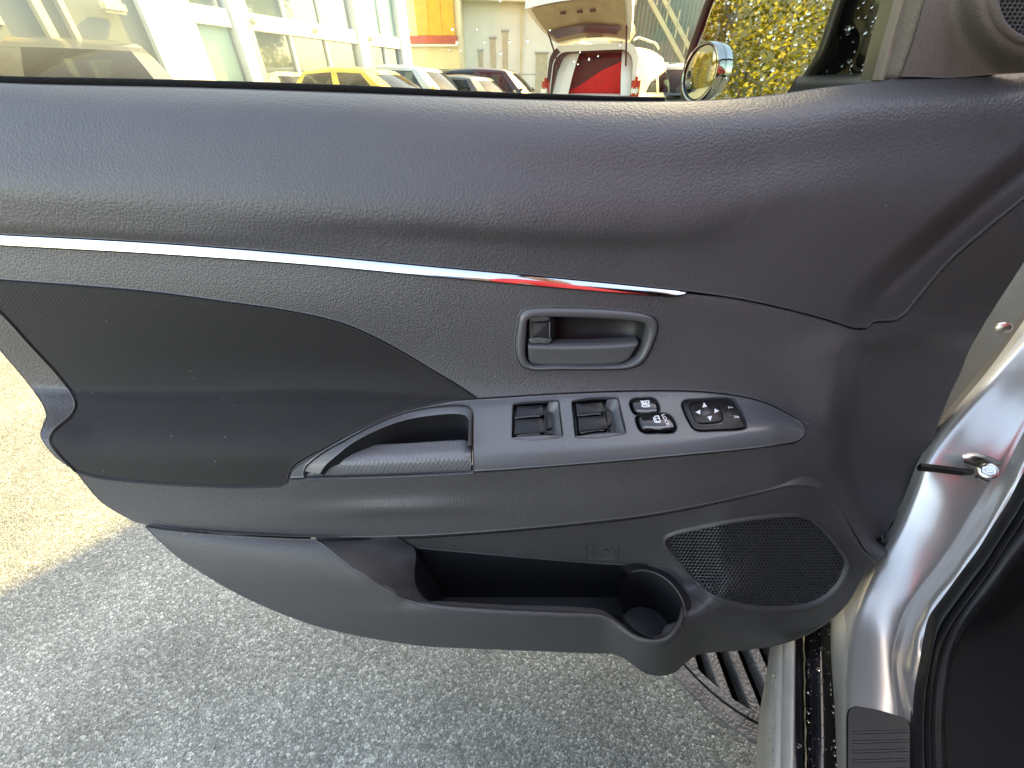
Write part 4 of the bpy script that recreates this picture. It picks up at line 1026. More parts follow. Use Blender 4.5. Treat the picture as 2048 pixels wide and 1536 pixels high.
# perforated grille: hexagonal web, every hole open to the dark behind
gpoly = inset(spk, 3)
pts_v, pts_f = [], []
cell = 7.5
mn, mx = gpoly.min(0), gpoly.max(0)
row_i = 0; y = mn[1]
GD_dome = lambda u, v: -.0035 + .004 * math.exp(-(((u - 1515) / 170) ** 2 + ((v - 1128) / 90) ** 2))
vcache = {}
def gvert(u, v, h):
    k = (round(u * 2), round(v * 2), h)
    if k not in vcache: vcache[k] = len(pts_v); pts_v.append(GD.p(u, v, GD_dome(u, v) + h))
    return vcache[k]
cells = []
while y < mx[1] + cell:
    x = mn[0] + (cell / 2 if row_i % 2 else 0)
    while x < mx[0] + cell:
        cells.append((x, y)); x += cell
    y += cell * .80; row_i += 1
cells = np.array(cells); ok = inside(gpoly, cells)
for (x, y) in cells[ok]:
    outer = []; inner = []; deep = []
    for k in range(6):
        a = R(60 * k + 30); outer.append(gvert(x + cell / math.sqrt(3) * math.cos(a), y + cell * .80 / 1.5 * math.sin(a), 0))
        inner.append((x + cell * .36 * math.cos(a), y + cell * .31 * math.sin(a)))
    k0 = len(pts_v)
    for (a, b) in inner: pts_v.append(GD.p(a, b, GD_dome(a, b) - .0006))
    for (a, b) in inner: pts_v.append(GD.p(a, b, GD_dome(a, b) - .0030))
    for k in range(6):
        j = (k + 1) % 6
        pts_f.append((outer[k], k0 + k, k0 + j, outer[j])); pts_f.append((k0 + k, k0 + 6 + k, k0 + 6 + j, k0 + j))
M['mesh'] = mat('black_speaker_mesh', (.030, .030, .034), .38, spec=.6)
gr = mesh('grille', pts_v, pts_f, M['mesh'], spr, False); recalc(gr); gr['kind'] = 'stuff'
patch('grille_back', inset(spk, 5), Off(GD, .012), M['black'], spr, step=20, gap=0, skirt=0)

# ------------------------------------------------------------------ black backing and the painted outer skin
all_out = loop(belt, [(2180, 134), (2180, 330)], out_right, low_out, out_left, [(-120, 560), (-120, 153)])
class Back(Field):
    def __init__(self): pass
    def __call__(self, u, v): return max(FD(u, v) if v < 1070 else GD(u, v), .2) + .035
patch('inner_panel', inset(all_out, 6), Back(), M['black'], door, step=26, gap=0, skirt=.0, holes=[inset(pocket_loop, -12), inset(grab, -6), inset(hb_out, 0), inset(spk, -8)])
# outer skin, a gently bowed sheet behind the trim
sk = []
for i in range(15):
    s = i / 14; z = H - .03 - .70 * s
    row = []
    for j in range(31):
        x = -.80 + 1.42 * j / 30
        lo = H - .62 + .30 * max(0, (-.25 - x) / .45)
        zz = (H - .02) + (max(.335, lo) - (H - .02)) * s
        row.append(Vector((x, .600 + .035 * math.sin(math.pi * s) - .02 * s, zz)))
    sk.append(row)
loft('outer_panel', sk, M['silver'], door, 31)

# painted edge closing the door between trim and outer skin at its rear and bottom
edge_px = crom(low_out[3:], 8) + crom(out_left, 8)
def fld(u, v): return (GD if v > 1050 else FD)(u, v)
def eback(p): return Vector((p.x, .598 + .035 * math.sin(math.pi * min(1, max(0, (H - p.z) / .70))) - .02 * (H - p.z) / .70, p.z + .004))
e0 = [W(u, v, fld(u, v) + .022) for u, v in [tuple(inset(np.array(edge_px), 0)[i]) for i in range(len(edge_px))]]
e0 = [p + Vector((.012 if p.x < -.2 else 0, 0, .012)) for p in e0]
loft('door_edge', [e0, [eback(p) for p in e0]], M['silver_dull'], door, 160)
# ------------------------------------------------------------------ belt seal, window pane, frame
bs = crom([(-150, 150), (0, 158), (239, 163), (478, 169), (700, 176.5), (850, 183), (1000, 189), (1100, 191.5), (1200, 195), (1330, 198)], 10)
def bsr(dv, Y): return [W(u, v + dv * (1 - .45 * sstep(np.array((u - 650) / 650))), Y) for u, v in bs]
loft('belt_seal', [bsr(22, .5500), bsr(7, .5440), bsr(-3.5, .5432), bsr(-6.0, .5450), bsr(-5.5, .5510), bsr(6, .5530)], M['felt'], door, 140, sub=2)
GY = .556
pane_px = [(-420, -520), (1700, -520), (1858, -230), (1806, 0), (1764, 157), (1762, 190), (1762, 215), (-420, 215)]
pv = [W(u, v, GY) for u, v in pane_px]
pane = mesh('window_pane', pv, [tuple(range(len(pv)))], M['pane'], door, False)
# division bar: tan strip and black channel
M['bar'] = mat('satin_taupe_frame', (.21, .19, .155), .38, spec=.5, var=.08, var_scale=20)
def bar(name, l, r, m, Y0, Y1, bev=.003):
    a = [W(u, v, Y0) for u, v in l]; b = [W(u, v, Y0) for u, v in r]
    a = resample([tuple(p) for p in a], 20); b = resample([tuple(p) for p in b], 20)
    dy = np.array((0, Y1 - Y0, 0))
    return loft(name, [a + dy, a + np.array((0, bev, 0)), a * .85 + b * .15, a * .15 + b * .85, b + np.array((0, bev, 0)), b + dy], m, door, 20, sharp=60)
bar('division_bar', [(1880, -300), (1804, 0), (1778, 90), (1759, 160)], [(1905, -300), (1825, 0), (1800, 90), (1782, 162)], M['bar'], .545, .575)
bar('glass_channel', [(1907, -300), (1826, 0), (1801, 90), (1783, 162)], [(1925, -300), (1847, 0), (1820, 90), (1801, 160)], M['gloss_black'], .549, .575, .001)
fr = [W(-420, 180, .55), W(-400, -200, .55), W(-260, -430, .55), W(200, -520, .55), W(1000, -540, .55), W(1650, -480, .55), W(1840, -330, .55), W(1895, -250, .55)]
tube('window_frame', [Vector(p) for p in crom([tuple(p) for p in fr], .03)], .016, M['gloss_black'], door, n=8)

# ------------------------------------------------------------------ mirror sail panel with tweeter
class SailF(Field):
    def __init__(self): pass
    def __call__(self, u, v):
        d = math.hypot((u - 2070), v + 1)
        b = .030 * float(sstep(np.array((172 - d) / 70)))
        return .524 - b + .00010 * (1845 - u) * (1 if u < 1900 else 0) * .2
SF = SailF()
M['sail'] = mat('taupe_grained_plastic', (.17, .155, .135), .48, spec=.45, var=.10, var_scale=10, bump=('leather', 430, .35, .0007))
sail_loop = loop([(1925, -300), (1848, 0), (1822, 90), (1800, 153)], [(1800, 153), (1850, 154), (1893, 156), (1980, 150), (2060, 145), (2190, 138)], [(2190, 138), (2215, 40), (2195, -90), (2120, -220), (2010, -330)], [(2010, -330), (1925, -300)], step=10)
TC = (2070, -1)
sail = patch('sail_panel', sail_loop, SF, M['sail'], door, step=13, gap=0, skirt=.02, roll=.003, holes=[np.array([(TC[0] + 76 * math.cos(a), TC[1] + 76 * math.sin(a)) for a in np.linspace(0, 2 * math.pi, 61)[:-1]])])
def ell(r): return [(TC[0] + r * math.cos(a), TC[1] + r * 1.0 * math.sin(a)) for a in np.linspace(0, 2 * math.pi, 61)]
rows = [[SF.p(u, v, hh) for u, v in ell(r_)] for r_, hh in ((98, -.001), (94, .003), (88, .0045), (80, .004), (75, .000), (73, -.006))]
twr = loft('tweeter_ring', rows, M['sail'], sail, 61, sub=3)
gv2, gf2 = [], []
cell = 10.0; yy = TC[1] - 100; ri = 0
while yy < TC[1] + 100:
    xx = TC[0] - 104 + (cell / 2 if ri % 2 else 0)
    while xx < TC[0] + 104:
        if math.hypot(xx - TC[0], yy - TC[1]) < 73:
            k0 = len(gv2)
            for rr_, hh in ((1 / math.sqrt(3), 0), (.40, -.0003), (.38, -.004)):
                for k in range(6):
                    a = R(60 * k + 30); gv2.append(SF.p(xx + cell * rr_ * math.cos(a), yy + cell * rr_ * math.sin(a), hh))
            for k in range(6):
                j = (k + 1) % 6
                gf2 += [(k0 + k, k0 + 6 + k, k0 + 6 + j, k0 + j), (k0 + 6 + k, k0 + 12 + k, k0 + 12 + j, k0 + 6 + j)]
        xx += cell
    yy += cell * .866; ri += 1
M['twmesh'] = mat('grey_tweeter_mesh', (.10, .098, .10), .4)
tg = mesh('tweeter_grille', gv2, gf2, M['twmesh'], sail, False); recalc(tg); tg['kind'] = 'stuff'
dk = [SF.p(u, v, -.008) for u, v in ell(76)][:-1]
mesh('tweeter_back', dk, [tuple(range(60))], M['black'], sail, False)

# ------------------------------------------------------------------ outside mirror
MI = Vector((.385, .635, 0)); MO = Vector((.305, .842, 0))       # inner and outer edge of the glass in plan
md = (MO - MI).normalized(); MN = Vector((-md.y, md.x, 0)); 
if MN.x > 0: MN = -MN
class MirF(Field):
    def __init__(self): pass
    def __call__(self, u, v):
        d = ray(u, v)                                           # intersect the vertical mirror plane
        den = d[0] * MN.x + d[1] * MN.y
        t = (MI.x * MN.x + MI.y * MN.y) / den
        return d[1] * t
    def n(self, u, v, e=5): return MN
MF = MirF()
M['mirror'] = mat('mirror_glass', (.80, .84, .82), .012, metal=1.0)
mg_loop = loop([(1700, -95), (1690, -50), (1672, 0), (1655, 50), (1636, 104), (1618, 134), (1590, 170), (1560, 198)], [(1560, 198), (1500, 214), (1420, 214), (1378, 200)], [(1378, 200), (1380, 150), (1393, 98), (1410, 50), (1428, 0), (1455, -60)], [(1455, -60), (1520, -100), (1620, -112), (1700, -95)], step=8)
mirror = patch('side_mirror', mg_loop, MF, M['mirror'], door, step=30, gap=0, skirt=.003)
rimp = [MF.p(u, v, .002) for u, v in inset(mg_loop, -6)]
M['mhouse'] = mat('matt_black_mirror_housing', (.030, .030, .028), .32, spec=.5, var=.15, var_scale=15)
rim_o = tube('mirror_rim', [MF.p(u, v, .0005) for u, v in inset(mg_loop, -8)], .0062, M['mhouse'], mirror, n=8, closed=True)
# housing shell behind the glass
n_m = len(mg_loop); cen = sum((MF.p(u, v) for u, v in mg_loop), Vector()) / n_m
rows = []
for s, dp in ((1.04, .002), (1.06, -.012), (1.02, -.04), (.85, -.065), (.5, -.082), (.02, -.088)):
    rows.append([cen + (MF.p(u, v) - cen) * s + MN * dp for u, v in np.vstack([mg_loop, mg_loop[:1]])])
loft('mirror_housing', rows, M['mhouse'], mirror, n_m + 1, sub=2)
# glossy foot between glass and door corner
e0 = [(1712, -95), (1684, 0), (1668, 50), (1648, 104), (1630, 134), (1604, 170), (1590, 186)]
e1 = [(1850, -95), (1808, 0), (1794, 50), (1778, 104), (1770, 134), (1764, 170), (1762, 186)]
E0, E1 = resample(e0, 30), resample(e1, 30)
rows = []
for s in np.linspace(0, 1, 9):
    row = []
    for a, b in zip(E0, E1):
        u, v = a + (b - a) * s
        Y0 = MF(a[0], a[1]) + .012; Y1 = .588
        bulge = -.012 * math.sin(math.pi * s) + .020 * float(sstep(np.array((.55 - s) / .3))) * math.exp(-((v - 105) / 34) ** 2)
        row.append(W(u, v, Y0 + (Y1 - Y0) * s + bulge))
    rows.append(row)
loft('mirror_foot', rows, M['gloss_black'], mirror, 30, sub=3)
fb = [[W(u, v, Y) for u, v in p] for p, Y in (([(1596, 152), (1640, 150), (1700, 148), (1766, 142)], .596), ([(1592, 156), (1640, 154), (1700, 152), (1766, 147)], .585), ([(1570, 190), (1640, 188), (1700, 184), (1766, 180)], .578))]
loft('foot_gasket', fb, M['mhouse'], mirror, 24)
# stick-on round blind-spot mirror
bx_ = -MN; BC = MF.p(1412, 146, .0135)   # axis pointing back, away from the face
ba = bx_.cross(Vector((0, 0, 1))).normalized(); bb = bx_.cross(ba)
def lathe(name, prof, m, parent, n=40):
    v, f = [], []
    for a, r_ in prof:
        for k in range(n):
            an = 2 * math.pi * k / n; v.append(BC + bx_ * a + (ba * math.cos(an) + bb * math.sin(an)) * r_)
    for j in range(len(prof) - 1):
        for k in range(n): f.append((j * n + k, j * n + (k + 1) % n, (j + 1) * n + (k + 1) % n, (j + 1) * n + k))
    return recalc(mesh(name, v, f, m, parent, True, sharp=45))
RB = .0392
blind = lathe('blind_spot_mirror', [(.000, RB * .88), (-.0015, RB * .93), (-.001, RB * .98), (.003, RB), (.0115, RB * 1.01), (.0132, RB * .97)], M['chrome'], mirror)
lathe('convex_glass', [(.001, RB * .88), (-.0005, RB * .7), (-.0016, RB * .45), (-.0022, RB * .2), (-.0024, .0005)], M['mirror'], blind)
lathe('dark_groove', [(.0008, RB * .905), (-.0016, RB * .895), (.0004, RB * .875)], M['black'], blind)

# ------------------------------------------------------------------ rain drops
def drops(name, pts, parent, m=None):
    """pts: (position, normal, radius)"""
    v, f = [], []
    for p, n, r_ in pts:
        a = Vector((0, 0, 1)) if abs(n.z) < .9 else Vector((1, 0, 0)); x = n.cross(a).normalized(); y = n.cross(x)
        sx = r_ * random.uniform(.8, 1.15); sy = r_ * random.uniform(.85, 1.35)
        k0 = len(v); rings = ((1, 0), (.9, .32), (.55, .52))
        for rr_, hh in rings:
            for k in range(8):
                an = 2 * math.pi * k / 8; v.append(p + x * math.cos(an) * rr_ * sx + y * math.sin(an) * rr_ * sy + n * hh * r_)
        v.append(p + n * .6 * r_)
        for j in range(2):
            for k in range(8): f.append((k0 + j * 8 + k, k0 + j * 8 + (k + 1) % 8, k0 + (j + 1) * 8 + (k + 1) % 8, k0 + (j + 1) * 8 + k))
        for k in range(8): f.append((k0 + 16 + k, k0 + 16 + (k + 1) % 8, k0 + 24))
        f.append(tuple(k0 + k for k in range(8))[::-1])
    o = mesh(name, v, f, m or M['drop'], parent, True); o['kind'] = 'stuff'; return o
L_ = []
for _ in range(220):
    u, v_ = random.uniform(1385, 1690), random.uniform(-60, 205)
    if inside(mg_loop, np.array([(u, v_)]))[0]: L_.append((MF.p(u, v_, .0008), MN, random.choice((.0007, .0009, .0012, .0020)) * random.uniform(.8, 1.2)))
drops('water_drops', L_, mirror)
L_ = []
for u, v_ in ((905, 58), (914, 84), (1000, 0), (969, 85), (954, 58), (922, 100), (897, 99), (1002, 107), (1019, 83), (1055, 81), (1178, 118), (1148, 122), (1156, 128), (1196, 112), (1160, 104), (584, 52), (400, 130), (308, 4), (505, 55), (1310, 140), (760, 30), (690, 95), (820, 60), (1240, 90), (1100, 60)):
    L_.append((W(u, v_, GY - .0015), Vector((0, -1, 0)), random.uniform(.0007, .0015)))
drops('water_drops', L_, pane)
L_ = []
for _ in range(70):
    s = random.random(); i = random.randrange(3, 28); a, b = E0[i], E1[i]; u, v_ = a + (b - a) * s
    if v_ > 150: continue
    Y0 = MF(a[0], a[1]) + .012; bulge = -.012 * math.sin(math.pi * s) + .020 * float(sstep(np.array((.55 - s) / .3))) * math.exp(-((v_ - 105) / 34) ** 2)
    L_.append((W(u, v_, Y0 + (.588 - Y0) * s + bulge - .001), Vector((-.35, -.9, .1)).normalized(), random.choice((.0010, .0014, .0020, .0030)) * .9))
drops('water_drops', L_, mirror)
# beads on the wet sill
L_ = []
for _ in range(240):
    v_ = random.uniform(1255, 1545); s = random.random()
    a = np.interp(v_, vv, (1612, 1613, 1616, 1618, 1624)); b = np.interp(v_, vv, (1660, 1659, 1667, 1672, 1682)); u = a + (b - a) * s
    L_.append((WZ(u, v_, .3202 + .008 * s), Vector((0, 0, 1)), random.choice((.0005, .0006, .0008, .0016)) ))
for u, v_ in ((1646, 1296), (1653, 1309), (1636, 1338), (1650, 1356), (1597, 1492)): L_.append((WZ(u, v_, .325), Vector((0, 0, 1)), .0032))
for _ in range(60):
    v_ = random.uniform(1290, 1540); u = np.interp(v_, vv, (1566, 1556, 1549, 1544, 1530)) + random.uniform(-8, 8)
    L_.append((WZ(u, v_, .300), Vector((-.3, 0, 1)).normalized(), random.uniform(.0004, .0009)))
drops('water_drops', L_, car)
# ================================================================== background: yard, buildings, parked cars
M['white_wall'] = mat('white_render', (.78, .77, .72), .8, var=.06, var_scale=1.5)
M['white_metal'] = mat('white_powder_coat', (.80, .80, .77), .4, var=.04, var_scale=3)
M['grey_wall'] = mat('grey_green_cladding', (.15, .17, .15), .6, var=.08, var_scale=2)
M['grey_metal'] = mat('grey_aluminium', (.42, .44, .42), .45, metal=.4)
M['cream'] = mat('cream_render', (.66, .60, .40), .8, var=.08, var_scale=2)
M['orange'] = mat('orange_board', (.72, .36, .03), .6, var=.12, var_scale=4)
M['redband'] = mat('red_fascia', (.42, .08, .04), .6, var=.15, var_scale=3)
M['shop_glass'] = mat('shop_window_glass', (.10, .13, .11), .04, spec=.9, coat=.6, coat_rough=.02)
M['teal_glass'] = mat('pale_green_panel', (.30, .46, .40), .25, coat=.4)
M['beige'] = mat('beige_shutter', (.52, .47, .34), .7, var=.1, var_scale=6)
M['corr'] = mat('corrugated_grey_green_metal', (.26, .31, .28), .5, metal=.2, var=.1, var_scale=2)
M['tyre'] = mat('tyre_rubber', (.018, .018, .018), .8)
M['rim'] = mat('alloy_rim', (.5, .5, .5), .3, metal=1.0)
M['car_glass'] = glass_mat('car_window_glass', (.27, .33, .30), .55)
M['tail'] = mat('red_tail_lamp', (.45, .02, .015), .12, coat=.8)
M['lamp'] = mat('clear_head_lamp', (.75, .76, .75), .1, coat=.8)
M['seat'] = mat('grey_seat_cloth', (.09, .085, .075), .85)
M['dash'] = mat('dark_dashboard', (.03, .03, .03), .6)
def paint(name, c, metal=.3): return mat(name, c, .3, metal=metal, coat=.8, coat_rough=.04)

# facade on the left: origin on the ground, e along it away from us
FO = Vector((-4.7, 11.7, 0)); FE = Vector((.40, .917, 0)).normalized(); FN = Vector((FE.y, -FE.x, 0))
yaw_f = math.atan2(FE.y, FE.x)
shop = thing('showroom_building', 'white showroom with tall glazed bays behind the window, left of the orange board', 'building', tuple(FO), yaw_f)
# local frame: x along the facade (away), y = into the building (left of travel), so the street side is -y
def fb_(name, x0, x1, z0, z1, y0, y1, m, par=shop, bev=0.0): return box_obj(name, ((x0 + x1) / 2, (y0 + y1) / 2, (z0 + z1) / 2), (x1 - x0, y1 - y0, z1 - z0), m, par, bev)
fb_('wall', -14, 4.0, 0, 5.4, .32, 6, M['white_wall'])
fb_('plinth', -14, 4.0, 0, .28, -.02, .32, M['grey_wall'])
fb_('grey_panel', -9.5, -3.35, .28, 5.2, .05, .31, M['grey_wall'])
fb_('white_panel', -3.35, -2.55, .28, 5.2, -.06, .31, M['white_metal'])
for x in (-1.62, 1.85): fb_('post', x - .14, x + .14, .28, 5.3, -.10, .3, M['white_metal'], bev=.01); fb_('downpipe', x + .16, x + .26, .28, 5.3, -.08, .02, M['grey_metal'])
fb_('end_post', 3.52, 3.98, 0, 5.4, -.08, .3, M['white_metal'])
for x0, x1, npan in ((-2.5, -1.8, 1), (-1.44, 1.67, 3), (2.15, 3.5, 2)):
    for z0, z1 in ((.3, 2.02), (2.28, 4.4)):
        for k in range(npan):
            a = x0 + (x1 - x0) * k / npan; b = x0 + (x1 - x0) * (k + 1) / npan
            fb_('pane', a + .04, b - .04, z0, z1, .05, .09, M['teal_glass'] if (k == 0 and npan == 1 and z0 < 1) or (npan == 2 and z0 > 1) else M['shop_glass'])
            fb_('mullion', a - .025, a + .035, z0, z1, -.01, .12, M['white_metal'])
            fb_('mullion_gasket', a + .036, a + .05, z0, z1, .0, .10, M['dash'])
    fb_('transom', x0 - .02, x1 + .02, 2.02, 2.28, -.05, .14, M['white_metal'], bev=.01)
    fb_('head_beam', x0 - .02, x1 + .02, 4.4, 4.7, -.05, .14, M['white_metal'], bev=.01)
for x in (-1.3, 2.2, .3): 
    o = box_obj('wall_lamp', (x, -.09, 2.16), (.13, .10, .10), M['cream'], shop, .03)
# framed brown poster boards and small fittings on the grey wall
M['poster'] = mat('brown_yellow_poster', (.34, .26, .10), .5, var=.6, var_scale=6)
for x0, x1 in ((-7.6, -6.55), (-6.2, -5.15)):
    pb_ = fb_('poster_frame', x0, x1, 1.75, 3.4, -.02, .05, M['grey_metal']); fb_('poster', x0 + .06, x1 - .06, 1.82, 3.33, -.035, -.022, M['poster'], pb_)
    for k in range(4): fb_('poster_bar', x0 + .06 + k * .31, x0 + .09 + k * .31, 1.82, 3.33, -.05, -.036, M['cream'], pb_)
fb_('pipe', -4.75, -4.65, .3, 5.0, -.08, .04, M['cream']); fb_('pipe', -4.45, -4.38, .3, 5.0, -.08, .04, M['grey_metal'])
fb_('bracket_sign', -3.95, -3.6, 2.0, 2.16, -.16, -.02, M['cream'], bev=.04)
fb_('roof_edge', -14, 4.05, 5.3, 5.55, -.25, .4, M['grey_metal'])

# infill bay with the orange board
bay = thing('garage_bay', 'cream garage bay with orange board over a red fascia, between the two white buildings', 'building', (-2.65, 18.4, 0))
def lb(par, name, x0, x1, z0, z1, y0, y1, m, bev=0): return box_obj(name, ((x0 + x1) / 2, (y0 + y1) / 2, (z0 + z1) / 2), (x1 - x0, y1 - y0, z1 - z0), m, par, bev)
lb(bay, 'wall', -1.5, .75, 0, 5.4, .1, 3, M['cream'])
for k in range(3): lb(bay, 'orange_panel', -.70 + k * .445, -.70 + k * .445 + .435, 2.62, 5.0, -.02, .095, M['orange'])
lb(bay, 'fascia', -1.15, .70, 2.40, 2.60, -.10, .095, M['redband'])
lb(bay, 'fascia_trim', -1.15, .70, 2.33, 2.395, -.06, .095, M['white_metal'])
for k, (a, b) in enumerate(((-.48, -.36), (-.25, .32), (.42, .58))): 
    wn = lb(bay, 'window', a, b, 1.42, 1.70, .03, .095, M['shop_glass']); lb(bay, 'frame', a - .03, b + .03, 1.38, 1.415, .0, .09, M['beige'], 0).parent = wn
lb(bay, 'door_leaf', -.9, -.45, 0, 1.3, .02, .095, M['beige'])
lb(bay, 'pipe', .72, .80, 0, 5.2, -.05, .05, M['beige'])

# white building further back
wb = thing('white_warehouse', 'long white warehouse with tall beige shutters behind the dark car', 'building', (-1.9, 20.5, 0), R(9))
lb(wb, 'wall', 0, 6.6, 0, 3.75, .1, 5, M['white_wall'])
lb(wb, 'roof', -.1, 6.8, 3.75, 4.9, -.5, 5, M['cream'])
for x0, x1, z0, z1 in ((.55, .72, .9, 2.35), (1.05, 1.27, 1.1, 2.75), (1.55, 1.77, 1.4, 2.95), (2.95, 3.45, .6, 2.3), (4.5, 5.0, .6, 2.2)):
    s_ = lb(wb, 'shutter', x0, x1, z0, z1, .06, .095, M['beige'])
    lb(wb, 'lintel', x0 - .04, x1 + .04, z1, z1 + .05, .02, .095, M['grey_metal']).parent = s_
for x in (2.3, 4.05): lb(wb, 'downpipe', x, x + .07, 0, 3.7, -.02, .095, M['cream'])
lb(wb, 'handrail', -1.2, 3.4, 1.52, 1.56, -2.5, -2.46, M['grey_metal'])
for x in (-1.2, .3, 1.8, 3.36): lb(wb, 'rail_post', x, x + .05, 0, 1.6, -2.5, -2.45, M['grey_metal'])

# grey corrugated block with outside stair, to the right of the open tailgate
sb = thing('corrugated_shed', 'grey green corrugated metal building with outside stair behind the white tailgate', 'building', (6.2, 23.5, 0), R(-4))
v, f = [], []
N = 46
for k in range(N + 1):
    x = -1.6 + 4.2 * k / N; y = -.03 if k % 2 else .03
    v += [(x, y, 1.2), (x, y, 5.4)]
for k in range(N): f.append((2 * k, 2 * k + 2, 2 * k + 3, 2 * k + 1))
mesh('siding', v, f, M['corr'], sb, False, local=True)
lb(sb, 'wall', -1.6, 2.6, 0, 5.4, .08, 4, M['corr'])
lb(sb, 'base_wall', -1.6, 2.6, 0, 1.2, -.08, .075, M['cream'])
lb(sb, 'roof', -1.8, 2.8, 5.4, 5.6, -.3, 4.2, M['grey_metal'])
for (xa, za, xb, zb) in ((-1.3, 5.0, 2.2, 1.3), (-1.0, 5.3, 2.6, 1.5)):
    mesh('stair_stringer', [(xa, -.9, za), (xa + .22, -.9, za), (xb + .22, -.9, zb), (xb, -.9, zb), (xa, -.75, za), (xa + .22, -.75, za), (xb + .22, -.75, zb), (xb, -.75, zb)], [(0, 1, 2, 3), (7, 6, 5, 4), (0, 4, 5, 1), (1, 5, 6, 2), (2, 6, 7, 3), (3, 7, 4, 0)], M['cream'], sb, False, local=True)
for k in range(7):
    x = -1.05 + k * .5; lb(sb, 'baluster', x, x + .05, 5.0 - k * .53, 5.9 - k * .53, -.9, -.85, M['cream'])
lb(sb, 'sign_board', 2.0, 2.75, 2.4, 3.3, -.2, -.14, M['white_metal'])
for k, z in enumerate((5.3, 5.0)):
    tube('overhead_cable', [(-3 + 1.0 * i, -1.2, z + 1.6 - .09 * i + .01 * i * i) for i in range(12)], .012, M['dash'], sb, n=5, local=True)

# ------------------------------------------------------------------ parked cars
def make_car(name, label, loc, yaw, L=4.3, Wd=1.78, Ht=1.5, belt=.95, pm=None, roof=(-.30, .30), cowl=.22, tailx=-.46, open_rear=False, hood=.86, seats=True, group='cars parked in the yard', cat='car', dark_roof=None, rearz=None):
    """x forward. roof=(rear,front) roof ends as fraction of L; cowl = windscreen foot; tailx = rear glass foot"""
    root = thing(name, label, cat, loc, yaw, group)
    hw = Wd / 2
    rz = rearz if rearz else belt
    # lower body, stations along x: (x, half width, top z, bottom z)
    st = [(-.5, .78, rz * .80, .34), (-.49, .92, rz * .93, .30), (-.465, .97, rz, .26), (-.36, 1.0, belt, .22), (-.1, 1.0, belt, .22), (.1, 1.0, belt - .01, .22), (cowl, .99, belt - .02, .22), (cowl + .06, .985, hood + .02, .22), (.40, .955, hood - .05, .22), (.46, .90, hood - .13, .24), (.49, .80, hood - .25, .28), (.5, .62, hood - .32, .34)]
    rings = []
    for fx, wk, zt, zb in st:
        x = fx * L; w_ = hw * wk
        pr = [(0, zb), (w_ * .86, zb), (w_ * .96, zb + .10), (w_, zb + (zt - zb) * .45), (w_ * .985, zb + (zt - zb) * .70), (w_ * .94, zt - .02), (w_ * .90, zt), (w_ * .5, zt + .015), (0, zt + .02)]
        if fx >= -.36 and fx <= cowl: pr[-1] = (0, zt - .10); pr[-2] = (w_ * .5, zt - .10); 
        rings.append([(x, y, z) for y, z in pr] + [(x, -y, z) for y, z in pr[-2:0:-1]])
    n = len(rings[0]); v = [p for r_ in rings for p in r_]; f = []
    for i in range(len(rings) - 1):
        for k in range(n):
            if -.40 < st[i][0] < cowl - .02 and open_rear and k in (6, 7, 8, 9): continue
            f.append((i * n + k, i * n + (k + 1) % n, (i + 1) * n + (k + 1) % n, (i + 1) * n + k))
    if not open_rear: f.append(tuple(range(n))[::-1])
    f.append(tuple((len(rings) - 1) * n + k for k in range(n)))
    body = mesh('body', v, f, pm, root, True, local=True, sharp=48)
    # greenhouse: ruled between belt loop and roof loop
    xb0, xb1, xr0, xr1 = tailx * L, cowl * L, roof[0] * L, roof[1] * L
    bw, rw = hw * .91, hw * .70
    def lp(x0, x1, w_, z, cr0, cr1, crown):
        pts = []
        # side right (y=-w) from rear to front, front, side left front to rear, rear
        for k in range(13): 
            t = k / 12; pts.append((x0 + cr0 + (x1 - x0 - cr0 - cr1) * t, -w_ * (1 - .06 * (2 * t - 1) ** 2), z + crown * math.sin(math.pi * t)))
        for k in range(1, 8):
            t = k / 8; y = -w_ * .94 + 2 * w_ * .94 * t; pts.append((x1 - cr1 * (abs(2 * t - 1)) ** 2.5, y, z))
        for k in range(13):
            t = 1 - k / 12; pts.append((x0 + cr0 + (x1 - x0 - cr0 - cr1) * t, w_ * (1 - .06 * (2 * t - 1) ** 2), z + crown * math.sin(math.pi * t)))
        for k in range(1, 8):
            t = k / 8; y = w_ * .94 - 2 * w_ * .94 * t; pts.append((x0 + cr0 * (abs(2 * t - 1)) ** 2.5, y, z))
        return pts
    B = lp(xb0, xb1, bw, belt - .01, .12, .22, 0); Rr = lp(xr0, xr1, rw, Ht - .07, .08, .14, .035)
    nb = len(B)
    def rs(i, t, off=0.0):
        a, b = Vector(B[i % nb]), Vector(Rr[i % nb]); p = a.lerp(b, t)
        mid_ = Vector(((xb0 + xb1) / 2, 0, p.z)); d = Vector((p.x - mid_.x, p.y, 0))
        # slight outward bow
        o_ = Vector((0, math.copysign(1, p.y) if abs(p.y) > .3 * hw else 0, .25)) if i % nb in list(range(0, 13)) + list(range(20, 33)) else Vector((1 if 13 <= i % nb < 20 else -1, 0, .5))
        return p + o_.normalized() * (.03 * math.sin(math.pi * t) + off)
    # pillars + roof
    def quadstrip(name, idx, ts, m, off, par=root):
        v, f = [], []
        for t in ts:
            for i in idx: v.append(rs(i, t, off))
        c_ = len(idx)
        for a in range(len(ts) - 1):
            for b in range(c_ - 1): f.append((a * c_ + b, a * c_ + b + 1, (a + 1) * c_ + b + 1, (a + 1) * c_ + b))
        return mesh(name, v, f, m, par, True, local=True)
    T = [0, .25, .5, .75, 1.0]
    pil = dark_roof or pm
    v, f = [], []
    prs = [(-1, 1), (6, 7), (11, 13), (19, 21), (25, 26), (31, 34)]
    for a, b in prs:
        for i in range(a, b):
            k = len(v)
            for t in T: v += [rs(i % nb, t), rs((i + 1) % nb, t)]
            for j in range(4): f.append((k + 2 * j, k + 2 * j + 1, k + 2 * j + 3, k + 2 * j + 2))
